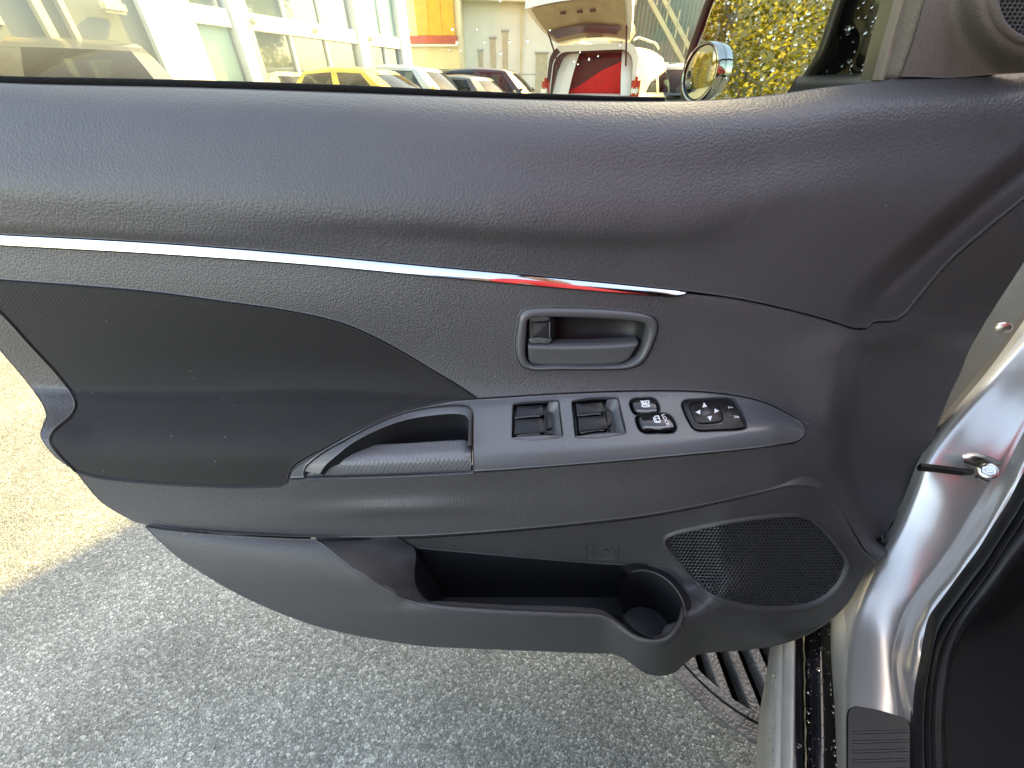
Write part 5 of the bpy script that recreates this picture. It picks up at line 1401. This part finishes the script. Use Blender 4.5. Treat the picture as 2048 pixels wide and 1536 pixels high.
    # frame rails top and bottom
    for t0, t1 in ((-.02, .06), (.90, 1.0)):
        for i in range(nb):
            if open_rear and (33 <= i < 40): continue
            k = len(v); v += [rs(i, t0, .001), rs((i + 1) % nb, t0, .001), rs((i + 1) % nb, t1, .001), rs(i, t1, .001)]; f.append((k, k + 1, k + 2, k + 3))
    pl_ = mesh('pillars', v, f, pil, root, True, local=True)
    rv_, rf_ = [Vector(p) for p in (rs(i, 1.0) for i in range(nb))], []
    base_n = nb
    cx0 = (xr0 + xr1) / 2
    for s, dz in ((.93, .035), (.75, .058), (.45, .07), (.02, .075)):
        for i in range(nb):
            p = Vector(Rr[i]); rv_.append(Vector((cx0 + (p.x - cx0) * s, p.y * s, p.z + dz)))
    for j in range(4):
        for i in range(nb): rf_.append((j * nb + i, j * nb + (i + 1) % nb, (j + 1) * nb + (i + 1) % nb, (j + 1) * nb + i))
    rf = mesh('roof', rv_, rf_, pil, root, True, local=True, sharp=40)
    T2 = [.06, .3, .6, .9]
    quadstrip('windscreen', list(range(13, 20)), T2, M['car_glass'], .004)
    if not open_rear: quadstrip('rear_window', list(range(34, 40)), T2, M['car_glass'], .004)
    for ids in ((1, 7), (7, 12), (21, 26), (26, 32)): quadstrip('side_window', list(range(ids[0], ids[1])), T2, M['car_glass'], .003)
    # inside
    if seats:
        for x in (.02, -.20):
            for y in (-.36, .36):
                box_obj('seat', (x * L, y, belt - .08), (.16, .48, .62), M['seat'], root, .05); box_obj('headrest', (x * L - .06, y, min(belt + .30, Ht - .22)), (.09, .26, .18), M['seat'], root, .04)
        box_obj('dashboard', (cowl * L - .28, 0, belt - .12), (.35, Wd * .8, .12), M['dash'], root, .03)
        tube('steering_wheel', [Vector((cowl * L - .55, .36 + .18 * math.cos(a), belt - .03 + .16 * math.sin(a))) for a in np.linspace(0, 6.28, 17)[:-1]], .015, M['dash'], root, n=6, closed=True, local=True)
        box_obj('inner_mirror', (xr1 + .02, 0, Ht - .17), (.03, .22, .07), M['seat'], root, .015)
    # wheels, lamps, mirrors
    for fx in (.31, -.31):
        for sy in (-1, 1):
            v, f = [], []; k_ = 20
            for y, r_ in ((hw * .98, .22), (hw * .99, .30), (hw * .97, .33), (hw * .80, .33), (hw * .78, .28)):
                for k in range(k_): a = 2 * math.pi * k / k_; v.append((fx * L + r_ * math.cos(a), sy * y, .33 + r_ * math.sin(a)))
            for j in range(4):
                for k in range(k_): f.append((j * k_ + k, j * k_ + (k + 1) % k_, (j + 1) * k_ + (k + 1) % k_, (j + 1) * k_ + k))
            wh = recalc(mesh('wheel', v, f, M['tyre'], root, True, local=True, sharp=40))
            rim_ = [(fx * L + .215 * math.cos(a), sy * hw * .985, .33 + .215 * math.sin(a)) for a in np.linspace(0, 6.283, 21)[:-1]]
            mesh('rim', rim_, [tuple(range(20))], M['rim'], wh, False, local=True)
    for sy in (-1, 1):
        box_obj('headlight', (.463 * L, sy * hw * .66, hood - .20), (.16, .36, .13), M['lamp'], root, .04)
        if not open_rear: box_obj('tail_lamp', (-.485 * L, sy * hw * .72, rz * .80), (.10, .28, .20), M['tail'], root, .03)
        box_obj('wing_mirror', (cowl * L - .22, sy * (hw + .08), belt + .08), (.10, .20, .14), pm, root, .04)
    return root
P_ = {k: paint(k, c, m) for k, c, m in (('silver_car_paint', (.085, .09, .085), .4), ('yellow_paint', (.80, .58, .06), .1), ('pale_blue_paint', (.50, .58, .60), .4), ('black_paint', (.02, .02, .022), .2), ('white_paint', (.80, .80, .78), .0), ('teal_paint', (.02, .05, .07), .2), ('champagne_paint', (.52, .50, .36), .5), ('sand_paint', (.55, .52, .40), .4), ('red_paint', (.55, .02, .02), .1))}
def gx(u, Y, v=175):
    d = ray(u, v); return d[0] / d[1] * Y
make_car('parked_car', 'silver car facing us at the left edge, its windscreen showing two seat headrests', (-5.1, 6.0, 0), R(-50), 4.3, 1.78, 1.53, .98, P_['silver_car_paint'], roof=(-.34, .12), cowl=.30)
make_car('parked_car', 'low champagne car at the foot of the white panel, mostly hidden by the silver car', (gx(428, 11.0), 11.8, 0), R(-70), 4.2, 1.7, 1.36, .92, P_['champagne_paint'], roof=(-.30, .12))
make_car('parked_car', 'sand coloured car between the white post and the yellow hatchback', (gx(548, 11.0), 11.3, 0), R(-25), 4.0, 1.7, 1.42, .95, P_['sand_paint'], roof=(-.34, .14))
make_car('parked_car', 'bright yellow hatchback with dark side windows beyond the door glass', (gx(762, 10.2), 10.2, 0), R(-22), 3.9, 1.7, 1.42, .98, P_['yellow_paint'], roof=(-.40, .06), tailx=-.49, cowl=.24)
make_car('parked_car', 'pale blue car directly behind the yellow hatchback', (gx(842, 11.6), 11.9, 0), R(-20), 4.4, 1.75, 1.52, .98, P_['pale_blue_paint'], roof=(-.36, .08))
make_car('parked_car', 'low light coloured car seen between the pale blue car and the black car', (gx(945, 12.6), 12.9, 0), R(-28), 4.3, 1.75, 1.36, .92, P_['silver_car_paint'], roof=(-.28, .10))
make_car('parked_car', 'black car in front of the white warehouse, left of the open tailgate', (gx(1006, 14.0), 14.4, 0), R(-12), 4.3, 1.78, 1.56, 1.0, P_['black_paint'], roof=(-.40, .08))
make_car('parked_car', 'dark teal car between the white tailgate car and the round mirror', (gx(1352, 10.4), 10.9, 0), R(-95), 4.4, 1.8, 1.52, 1.0, P_['teal_paint'], roof=(-.30, .10))

# white car with its tailgate up
SX, SYY = gx(1186, 8.5, 150), 8.5
sh = R(60)
suv = make_car('tailgate_car', 'white estate car with raised tailgate and red load inside', (SX - .05 + 2.1 * math.cos(sh), SYY + 2.1 * math.sin(sh), 0), sh, 4.3, 1.80, 1.66, 1.0, P_['white_paint'], roof=(-.45, .12), cowl=.26, tailx=-.495, open_rear=True, seats=False, group=None)
LX = -2.12
def ring_loop(w0, w1, z0, z1, rt, n=9):
    """arch: bottom left, up, over, down to bottom right (y, z)"""
    pts = [(-w0, z0)]
    for k in range(n): a = math.pi - (math.pi / 2) * k / (n - 1); pts.append((-(w1 - rt) + rt * math.cos(a), z1 - rt + rt * math.sin(a)))
    for k in range(n): a = math.pi / 2 - (math.pi / 2) * k / (n - 1); pts.append(((w1 - rt) + rt * math.cos(a), z1 - rt + rt * math.sin(a)))
    pts.append((w0, z0)); return pts
outer_a, inner_a = ring_loop(.88, .80, .72, 1.67, .24), ring_loop(.78, .72, .74, 1.59, .24)
def arch(name, A, xa, B, xb, m):
    v = [(xa, y, z) for y, z in A] + [(xb, y, z) for y, z in B]; n = len(A)
    return recalc(mesh(name, v, [(i, i + 1, n + i + 1, n + i) for i in range(n - 1)], m, suv, True, local=True))
arch('tail_frame', outer_a, LX, inner_a, LX + .03, P_['white_paint'])
qv = []
for t in (.12, .88):
    for (y0, z0), (y1, z1) in list(zip(outer_a, inner_a))[12:]: qv.append((LX - .006 + .03 * t, y0 + (y1 - y0) * t, z0 + (z1 - z0) * t))
nq = len(qv) // 2
recalc(mesh('quarter_glass', qv, [(i, i + 1, nq + i + 1, nq + i) for i in range(nq - 1)], M['dash'], suv, True, local=True))
arch('opening_trim', inner_a, LX + .031, [(y * .97, z - .01) for y, z in inner_a], LX + .09, M['rubber'])
inn2 = ring_loop(.70, .66, .62, 1.55, .20)
arch('cargo_lining', [(y * .97, z - .01) for y, z in inner_a], LX + .091, inn2, LX + 1.5, M['seat'])
M['cargo_dark'] = mat('dark_load_cover', (.028, .022, .020), .8)
M['cargo_red'] = mat('red_blanket', (.62, .014, .014), .75, var=.15, var_scale=8)
box_obj('seat_back', (LX + .34, 0, 1.05), (.10, 1.36, 1.0), M['cargo_dark'], suv, .05)
# red blanket hung diagonally over the seat back
v = [(LX + .27, .58, .62), (LX + .27, -.66, .62), (LX + .27, -.66, 1.44), (LX + .27, -.48, 1.46), (LX + .27, -.08, 1.32), (LX + .27, .30, 1.12), (LX + .27, .56, 1.02)]
v += [(x + .02, y, z) for x, y, z in v]
mesh('red_blanket', v, [tuple(range(7)), tuple(range(7, 14))[::-1]] + [(i, (i + 1) % 7, 7 + (i + 1) % 7, 7 + i) for i in range(7)], M['cargo_red'], suv, False, local=True)
tube('cargo_bar', [(LX + .24, -.64, 1.04), (LX + .24, 0, 1.035), (LX + .24, .64, 1.03)], .012, M['cargo_red'], suv, n=6, local=True)
mesh('load_floor', [(LX + .05, -.6, .70), (LX + .05, .6, .70), (LX + .9, .6, .70), (LX + .9, -.6, .70)], [(0, 1, 2, 3)], M['cargo_dark'], suv, False, local=True)
box_obj('rear_bumper', (LX - .06, 0, .52), (.22, 1.70, .40), P_['white_paint'], suv, .06)
for sy in (-1, 1):
    tl_ = box_obj('tail_lamp', (LX + .0, sy * .83, 1.06), (.14, .15, .36), M['tail'], suv, .05)
    o = box_obj('lamp_lens', (LX - .065, sy * .83, 1.05), (.04, .14, .10), M['lamp'], tl_, .02, local=True)
    tube('gas_strut', [(LX + .04, sy * .60, 1.38), (LX - .42, sy * .66, 1.88)], .014, M['dash'], suv, n=6, local=True)
# tailgate: curved slab hinged at the roof, reaching back and up
gate = []
for k, (x, z, w_) in enumerate(((LX + .10, 1.675, .58), (LX - .12, 1.72, .66), (LX - .40, 1.83, .74), (LX - .66, 1.96, .80), (LX - .84, 2.06, .82), (LX - .90, 2.04, .80))):
    gate.append((x, z, w_))
v, f = [], []
NYg = 9
for side in (0, 1):
    for x, z, w_ in gate:
        for j in range(NYg):
            y = -w_ + 2 * w_ * j / (NYg - 1); dz = .05 * (1 - (2 * j / (NYg - 1) - 1) ** 2)
            v.append((x + (0.03 if side else 0), y, z + dz + (.0 if side == 0 else .11)))
ng = len(gate)
def gi(s, i, j): return s * ng * NYg + i * NYg + j
for s in (0, 1):
    for i in range(ng - 1):
        for j in range(NYg - 1):
            q = (gi(s, i, j), gi(s, i + 1, j), gi(s, i + 1, j + 1), gi(s, i, j + 1)); f.append(q)
for i in range(ng - 1):
    for j in (0, NYg - 1): f.append((gi(0, i, j), gi(0, i + 1, j), gi(1, i + 1, j), gi(1, i, j)))
for j in range(NYg - 1):
    for i in (0, ng - 1): f.append((gi(0, i, j), gi(0, i, j + 1), gi(1, i, j + 1), gi(1, i, j)))
tg_ = recalc(mesh('tailgate', v, f, M['white_metal'], suv, True, local=True, sharp=40))
M['gate_trim'] = mat('beige_tailgate_lining', (.36, .32, .22), .7, var=.15, var_scale=6)
v, f = [], []
for x, z, w_ in gate[1:5]:
    for j in range(NYg):
        y = (-w_ + 2 * w_ * j / (NYg - 1)) * .88; dz = .05 * (1 - (2 * j / (NYg - 1) - 1) ** 2); v.append((x, y, z + dz - .02))
for i in range(3):
    for j in range(NYg - 1): f.append((i * NYg + j, (i + 1) * NYg + j, (i + 1) * NYg + j + 1, i * NYg + j + 1))
mesh('tailgate_lining', v, f, M['gate_trim'], tg_, True, local=True)
v, f = [], []
M['gate_glass'] = mat('dirty_tailgate_glass', (.05, .055, .06), .3, coat=.3)
for x, z, s in ((LX - .30, 1.765, .5), (LX - .36, 1.79, .52), (LX - .47, 1.838, .62)):
    for j in range(NYg):
        y = (-1 + 2 * j / (NYg - 1)) * s; dz = .05 * (1 - (2 * j / (NYg - 1) - 1) ** 2); v.append((x + .02 * math.sin(j * 1.3), y, z + dz - .03))
for i in range(2):
    for j in range(NYg - 1): f.append((i * NYg + j, (i + 1) * NYg + j, (i + 1) * NYg + j + 1, i * NYg + j + 1))
mesh('tailgate_window', v, f, M['gate_glass'], tg_, True, local=True)
for y in (-.22, -.02, .25): box_obj('latch_fitting', (LX - .70, y, 1.985), (.05, .09, .03), M['dash'], tg_, .01)
box_obj('warning_sticker', (LX - .20, -.10, 1.74), (.05, .26, .01), M['dash'], tg_)
for sy in (-1, 1): tube('roof_rail', [(LX + .35, sy * .58, 1.72), (LX + .6, sy * .58, 1.77), (LX + 1.8, sy * .58, 1.77), (LX + 2.1, sy * .58, 1.71)], .018, M['grey_metal'], suv, n=6, local=True)
rb_ = thing('roof_bundle', 'bundle strapped on the roof of the white tailgate car', 'bundle', (SX + .62, SYY + 1.15, 1.74))
bm = bmesh.new(); bmesh.ops.create_icosphere(bm, subdivisions=3, radius=.24)
for q in bm.verts: q.co *= 1 + .18 * math.sin(q.co.x * 31 + q.co.z * 17) * math.cos(q.co.y * 23); q.co.z = max(q.co.z * .8 + .16, 0)
me = bpy.data.meshes.new('cover'); bm.to_mesh(me); bm.free(); o = new_obj('cover', me, M['beige']); o.parent = rb_
tube('strap', [(0, .25 * math.cos(a), .16 + .21 * math.sin(a)) for a in np.linspace(0, 6.28, 17)[:-1]], .018, M['dash'], rb_, n=6, closed=True, local=True)

# ------------------------------------------------------------------ vegetation
def leaf_mat(name, c):
    m = mat(name, c, .55, spec=.4); t = m.node_tree; b = t.nodes['Principled BSDF']
    oi = t.nodes.new('ShaderNodeTexCoord'); nz = t.nodes.new('ShaderNodeTexNoise'); nz.inputs['Scale'].default_value = 5.0; nz.inputs['Detail'].default_value = 4
    t.links.new(oi.outputs['Object'], nz.inputs['Vector']); cr = t.nodes.new('ShaderNodeValToRGB'); cr.color_ramp.elements[0].position = .3; cr.color_ramp.elements[1].position = .7
    cr.color_ramp.elements[0].color = (c[0] * .55, c[1] * .7, c[2] * .6, 1); cr.color_ramp.elements[1].color = (c[0] * 1.5, c[1] * 1.25, c[2] * .9, 1)
    t.links.new(nz.outputs['Fac'], cr.inputs[0]); t.links.new(cr.outputs[0], b.inputs['Base Color'])
    return m
M['leaf'] = leaf_mat('yellow_green_leaves', (.19, .18, .015))
M['leaf2'] = leaf_mat('green_leaves', (.05, .10, .02))
M['bark'] = mat('bark', (.10, .075, .05), .9, var=.3, var_scale=10)
def leaves(name, parent, n, sampler, size, m):
    v, f = [], []
    for _ in range(n):
        p = Vector(sampler()); a = Vector((random.gauss(0, 1), random.gauss(0, 1), random.gauss(0, .6))).normalized(); b = a.orthogonal().normalized()
        b = (b * math.cos(random.random() * 6) + a.cross(b) * math.sin(random.random() * 6)).normalized(); s = size * random.uniform(.6, 1.3)
        k = len(v); v += [p - a * s, p + b * s * .45, p + a * s, p - b * s * .45]; f.append((k, k + 1, k + 2, k + 3))
    return mesh(name, v, f, m, parent, False, local=True)
def hedge_s():
    y = random.uniform(-3.4, 3.2); top = 2.5 + .35 * math.sin(y * 1.9) + .2 * math.sin(y * 4.7)
    s = random.random()
    if s < .6: x = .75 + .18 * math.sin(y * 3.1 + 1) + random.gauss(0, .10); z = random.uniform(.05, top)
    else: x = random.uniform(-.5, .8); z = top + random.gauss(0, .12)
    return (x, y, z)
hedge = thing('hedge', 'dense yellow green hedge reflected in the side mirror', 'hedge', (-6.8, 2.4, 0))
leaves('foliage', hedge, 42000, hedge_s, .038, M['leaf'])
for k in range(12):
    y = -3 + k * .53; tube('stem', [(0, y, 0), (random.uniform(-.1, .1), y + .1, 1.0), (random.uniform(-.2, .2), y, 1.9)], .03, M['bark'], hedge, n=6, local=True, rfn=lambda s: .03 * (1 - s * .6))
for k, (x, y, hgt, rad, lab) in enumerate(((12.5, 13.5, 5.0, 1.9, 'green tree beside the yard, hidden behind the sail panel and mirrored in the showroom panes'), (14.5, 17.0, 6.2, 2.3, 'taller green tree further along the yard, mirrored in the showroom panes'))):
    tr = thing('tree', lab, 'tree', (x, y, 0), 0, 'trees beside the yard')
    tube('trunk', [(0, 0, 0), (.05, .05, hgt * .4), (0, .1, hgt * .8)], .16, M['bark'], tr, n=8, local=True, rfn=lambda s: .16 * (1 - s * .7))
    cl = [(random.gauss(0, rad * .4), random.gauss(0, rad * .4), hgt * random.uniform(.3, 1.0), rad * random.uniform(.3, .5)) for _ in range(16)]
    def cs():
        c = random.choice(cl); d = Vector((random.gauss(0, 1), random.gauss(0, 1), random.gauss(0, 1))).normalized() * c[3] * random.random() ** .4
        return (c[0] + d.x, c[1] + d.y, c[2] + d.z)
    leaves('crown', tr, 7000, cs, .12, M['leaf2'])

# unseen tall building added at the front right to shade the open door
tb = thing('brick_building', 'tall brick building beyond the bonnet, hidden behind the sail panel, shading the car', 'building', (-1.36 + 8.2 * .68, .467 + 8.2 * .73, 0), math.atan2(-.68, .73))
M['brick'] = mat('brown_brick', (.26, .17, .12), .85, var=.2, var_scale=3)
lb(tb, 'wall', 0, 16, 0, 8.8, 0, 6, M['brick'])
lb(tb, 'parapet', 0, 16.15, 8.8, 9.1, -.15, 6.15, M['grey_metal'])
for i_ in range(6):
    for k_ in range(2):
        wn = lb(tb, 'window', 1.2 + i_ * 2.5, 2.4 + i_ * 2.5, 1.6 + k_ * 3.3, 3.2 + k_ * 3.3, -.03, -.004, M['shop_glass'])
        sl_ = lb(tb, 'sill', 1.1 + i_ * 2.5, 2.5 + i_ * 2.5, 1.48 + k_ * 3.3, 1.6 + k_ * 3.3, -.12, -.004, M['beige']); sl_.parent = wn
# ================================================================== the rest of the silver car (behind and beside the camera)
def shell(name, prof_fn, stations, m, smooth=True):
    rows = [[CP(a, l, z) for l, z in prof_fn(a)] for a in stations]
    n = len(rows[0]); v = [p for r_ in rows for p in r_]; f = []
    for i in range(len(rows) - 1):
        for k in range(n - 1): f.append((i * n + k, i * n + k + 1, (i + 1) * n + k + 1, (i + 1) * n + k))
    return recalc(mesh(name, v, f, m, car, smooth, sharp=40))
def roof_prof(a):
    t = max(0, min(1, (a + .35) / .75)); zt = 1.64 - .05 * max(0, (-1.8 - a)) - .25 * t * t
    return [(.17, zt - .10), (.22, zt - .04), (.34, zt - .005), (.6, zt + .02), (.88, zt + .03), (1.16, zt + .02), (1.42, zt - .005), (1.54, zt - .04), (1.59, zt - .10)]
shell('roof', roof_prof, (-3.1, -2.6, -2.0, -1.4, -.9, -.5), M['silver'])
def ws(a):
    t = (a + .5) / 1.35; z = 1.585 - .60 * t
    return [(.20 - .10 * t, z - .04), (.5, z), (.88, z + .03), (1.26, z), (1.56 + .10 * t, z - .04)]
shell('windscreen', ws, (-.5, -.05, .40, .85), M['gloss_black'])
def side_far(a): return [(1.60, 1.55), (1.70, 1.02), (1.76, .9), (1.78, .6), (1.72, .28)]
shell('far_side', side_far, (-3.1, -2, -1, 0, .8, 1.6), M['silver'])
def hood_prof(a):
    t = max(0, (a - .8) / .9); z = 1.0 - .12 * t
    return [(.02, .55), (.015, .75), (.03, .90 - .1 * t), (.12, z - .02), (.5, z + .01), (.88, z + .02), (1.26, z + .01), (1.64, z - .02), (1.74, .9 - .1 * t), (1.77, .6)]
shell('bonnet', hood_prof, (.80, 1.1, 1.4, 1.65), M['silver'])
def rear_side(a): return [(.16, 1.55), (.06, 1.02), (.01, .92), (-.01, .6), (.05, .28)]
shell('rear_side', rear_side, (-3.1, -2.6, -2.0, -1.5, -1.12), M['silver'])
def rear_glass(a): return [(.135, 1.47), (.062, 1.06)]
shell('rear_side_window', lambda a: [(l - .006, z) for l, z in rear_glass(a)], (-2.2, -1.7, -1.25), M['gloss_black'])
mesh('rear_end', [CP(-3.1, .16, 1.5), CP(-3.1, 1.6, 1.5), CP(-3.25, 1.7, .95), CP(-3.25, 1.7, .3), CP(-3.25, .06, .3), CP(-3.25, .06, .95)], [(0, 1, 2, 3, 4, 5)], M['silver'], car, False)
tube('pillar', [CP(-1.15, .05, .38), CP(-1.14, .04, .9), CP(-1.12, .10, 1.25), CP(-1.1, .18, 1.56)], .055, M['silver'], car, n=8)
tube('front_pillar', [CP(.55, .10, 1.02), CP(.15, .14, 1.22), CP(-.5, .20, 1.56)], .045, M['silver'], car, n=8)
box_obj('driver_seat_base', (0, 0, 0), (.52, .50, .22), M['seat'], car, .06, local=False, M=Matrix.Translation(CP(-.75, .48, .55)) @ Matrix.Rotation(math.atan2(AX.y, AX.x), 4, 'Z'))
box_obj('driver_seat_back', (0, 0, 0), (.18, .50, .68), M['seat'], car, .06, local=False, M=Matrix.Translation(CP(-1.16, .50, .98)) @ Matrix.Rotation(math.atan2(AX.y, AX.x), 4, 'Z') @ Matrix.Rotation(R(-18), 4, 'Y'))
for a in (1.0, -2.4):
    for l in (.12, 1.66):
        v, f = [], []; k_ = 24
        for dl, r_ in ((-.09, .24), (-.10, .31), (-.08, .335), (.08, .335), (.10, .28)):
            for k in range(k_): an = 2 * math.pi * k / k_; v.append(CP(a + r_ * math.cos(an), l + dl, .335 + r_ * math.sin(an)))
        for j in range(4):
            for k in range(k_): f.append((j * k_ + k, j * k_ + (k + 1) % k_, (j + 1) * k_ + (k + 1) % k_, (j + 1) * k_ + k))
        wh = recalc(mesh('wheel', v, f, M['tyre'], car, True, sharp=40))
        mesh('rim', [CP(a + .235 * math.cos(an), l - .092, .335 + .235 * math.sin(an)) for an in np.linspace(0, 6.283, 21)[:-1]], [tuple(range(20))], M['rim'], wh, False)
# ================================================================== the person who holds the camera, standing behind it
def skin_mesh(name, pts, edges, radii, m, parent, sub=2):
    me = bpy.data.meshes.new(name); me.from_pydata([tuple(p) for p in pts], edges, []); me.update()
    o = bpy.data.objects.new(name, me); C.objects.link(o); me.materials.append(m)
    o.modifiers.new('skin', 'SKIN').use_smooth_shade = True
    for sv, r_ in zip(me.skin_vertices[0].data, radii): sv.radius = (r_, r_) if not isinstance(r_, tuple) else r_
    me.skin_vertices[0].data[0].use_root = True
    o.modifiers.new('subdivision', 'SUBSURF').levels = sub; o.modifiers['subdivision'].render_levels = sub
    o.parent = parent
    return o
M['skin'] = mat('skin', (.55, .33, .24), .5); M['jacket'] = mat('red_jacket_cloth', (.66, .03, .035), .7, var=.1, var_scale=6)
M['jeans'] = mat('dark_blue_denim', (.03, .04, .07), .85); M['hair'] = mat('dark_hair', (.03, .02, .015), .6); M['shoe'] = mat('dark_shoe', (.03, .03, .03), .6)
per = thing('person', 'person in a red jacket mirrored in the chrome strip of the door', 'person', (.10, -.36, 0))
OX = .20
SK = {'pelvis': ((.03, -.04, .95), .14), 'belly': ((.11, -.02, 1.10), .145), 'chest': ((OX, 0, 1.30), .165), 'neck': ((OX - .05, .03, 1.46), .055), 'head0': ((OX - .09, .06, 1.55), .075), 'head1': ((OX - .10, .08, 1.64), .09), 'head2': ((OX - .10, .06, 1.71), .07)}
for s, sx in (('l', -1), ('r', 1)):
    SK.update({'hip' + s: ((-.02 + sx * .10, -.04, .88), .095), 'knee' + s: ((-.09 + sx * .12, -.01, .49), .06), 'ankle' + s: ((-.15 + sx * .13, -.05, .09), .042), 'toe' + s: ((-.15 + sx * .15, .12, .035), .035),
               'sh' + s: ((OX + sx * .20, 0, 1.39), .07), 'elb' + s: ((OX - .02 + sx * .27, .10, 1.12), .055), 'wri' + s: ((-.10 + sx * .085, .27, 1.03), .03), 'palm' + s: ((-.10 + sx * .065, .315, 1.045), .026)})
names = list(SK); ix = {n: i for i, n in enumerate(names)}
E = [('pelvis', 'belly'), ('belly', 'chest'), ('chest', 'neck'), ('neck', 'head0'), ('head0', 'head1'), ('head1', 'head2')]
for s in 'lr': E += [('pelvis', 'hip' + s), ('hip' + s, 'knee' + s), ('knee' + s, 'ankle' + s), ('ankle' + s, 'toe' + s), ('chest', 'sh' + s), ('sh' + s, 'elb' + s), ('elb' + s, 'wri' + s), ('wri' + s, 'palm' + s)]
pts = [SK[n][0] for n in names]; rad = [SK[n][1] for n in names]
# fingers as chains rooted in the palms, curled round the phone's edge
for s, sx in (('l', -1), ('r', 1)):
    p0 = Vector(SK['palm' + s][0])
    for k, ln_ in enumerate((.034, .042, .038, .030)):
        a = p0 + Vector((0, .012, .024 - k * .016)); b = a + Vector((-sx * .010, .008, .002)); c = b + Vector((-sx * ln_ * .6, -.004, 0))
        for q in (a, b, c): pts.append(tuple(q)); rad.append(.0085)
        n0 = len(pts) - 3; E += [('palm' + s, n0), (n0, n0 + 1), (n0 + 1, n0 + 2)]
    a = p0 + Vector((-sx * .01, -.018, .012)); b = a + Vector((-sx * .022, -.004, .012)); pts += [tuple(a), tuple(b)]; rad += [.0105, .009]
    n0 = len(pts) - 2; E += [('palm' + s, n0), (n0, n0 + 1)]
edges = [(ix.get(a, a), ix.get(b, b)) for a, b in E]
body_o = skin_mesh('body', pts, edges, rad, M['skin'], per)
def cloth(name, ns, es, grow, m):
    idx = {n: i for i, n in enumerate(ns)}
    return skin_mesh(name, [SK[n][0] for n in ns], [(idx[a], idx[b]) for a, b in es], [SK[n][1] + grow for n in ns], m, per)
cloth('jacket', ['chest', 'belly', 'pelvis', 'neck', 'shl', 'elbl', 'wril', 'shr', 'elbr', 'wrir'], [('chest', 'belly'), ('belly', 'pelvis'), ('chest', 'neck'), ('chest', 'shl'), ('shl', 'elbl'), ('elbl', 'wril'), ('chest', 'shr'), ('shr', 'elbr'), ('elbr', 'wrir')], .022, M['jacket'])
cloth('trousers', ['pelvis', 'hipl', 'kneel', 'anklel', 'hipr', 'kneer', 'ankler'], [('pelvis', 'hipl'), ('hipl', 'kneel'), ('kneel', 'anklel'), ('pelvis', 'hipr'), ('hipr', 'kneer'), ('kneer', 'ankler')], .014, M['jeans'])
for sx in (-1, 1):
    bm = bmesh.new(); bmesh.ops.create_icosphere(bm, subdivisions=3, radius=1)
    for q in bm.verts: q.co = Vector((q.co.x * .05 + sx * .14 - .15, q.co.y * .14 + .03, max(q.co.z * .07 + .05, .002)))
    me = bpy.data.meshes.new('shoe'); bm.to_mesh(me); bm.free(); o = new_obj('shoe', me, M['shoe']); o.parent = per
bm = bmesh.new(); bmesh.ops.create_icosphere(bm, subdivisions=3, radius=1)
for q in bm.verts: q.co = Vector((q.co.x * .095 + OX - .10, q.co.y * .10 + .042, q.co.z * .095 + 1.68 + (.02 if q.co.y < 0 else 0)))
bmesh.ops.delete(bm, geom=[q for q in bm.verts if q.co.y > .09 and q.co.z < 1.70 or q.co.z < 1.60], context='VERTS')
me = bpy.data.meshes.new('hair'); bm.to_mesh(me); bm.free(); o = new_obj('hair', me, M['hair']); o.parent = per
def blob(name, c, s, m):
    bm = bmesh.new(); bmesh.ops.create_icosphere(bm, subdivisions=2, radius=1)
    for q in bm.verts: q.co = Vector((q.co.x * s[0] + c[0], q.co.y * s[1] + c[1], q.co.z * s[2] + c[2]))
    me = bpy.data.meshes.new(name); bm.to_mesh(me); bm.free(); o = new_obj(name, me, m); o.parent = body_o; return o
for sx in (-1, 1): blob('eye', (OX - .10 + sx * .032, .158, 1.635), (.012, .008, .007), M['hair']); blob('ear', (OX - .10 + sx * .092, .06, 1.625), (.012, .02, .03), M['skin'])
blob('nose', (OX - .10, .172, 1.605), (.013, .018, .024), M['skin']); blob('mouth', (OX - .10, .148, 1.565), (.026, .008, .006), M['jacket'])
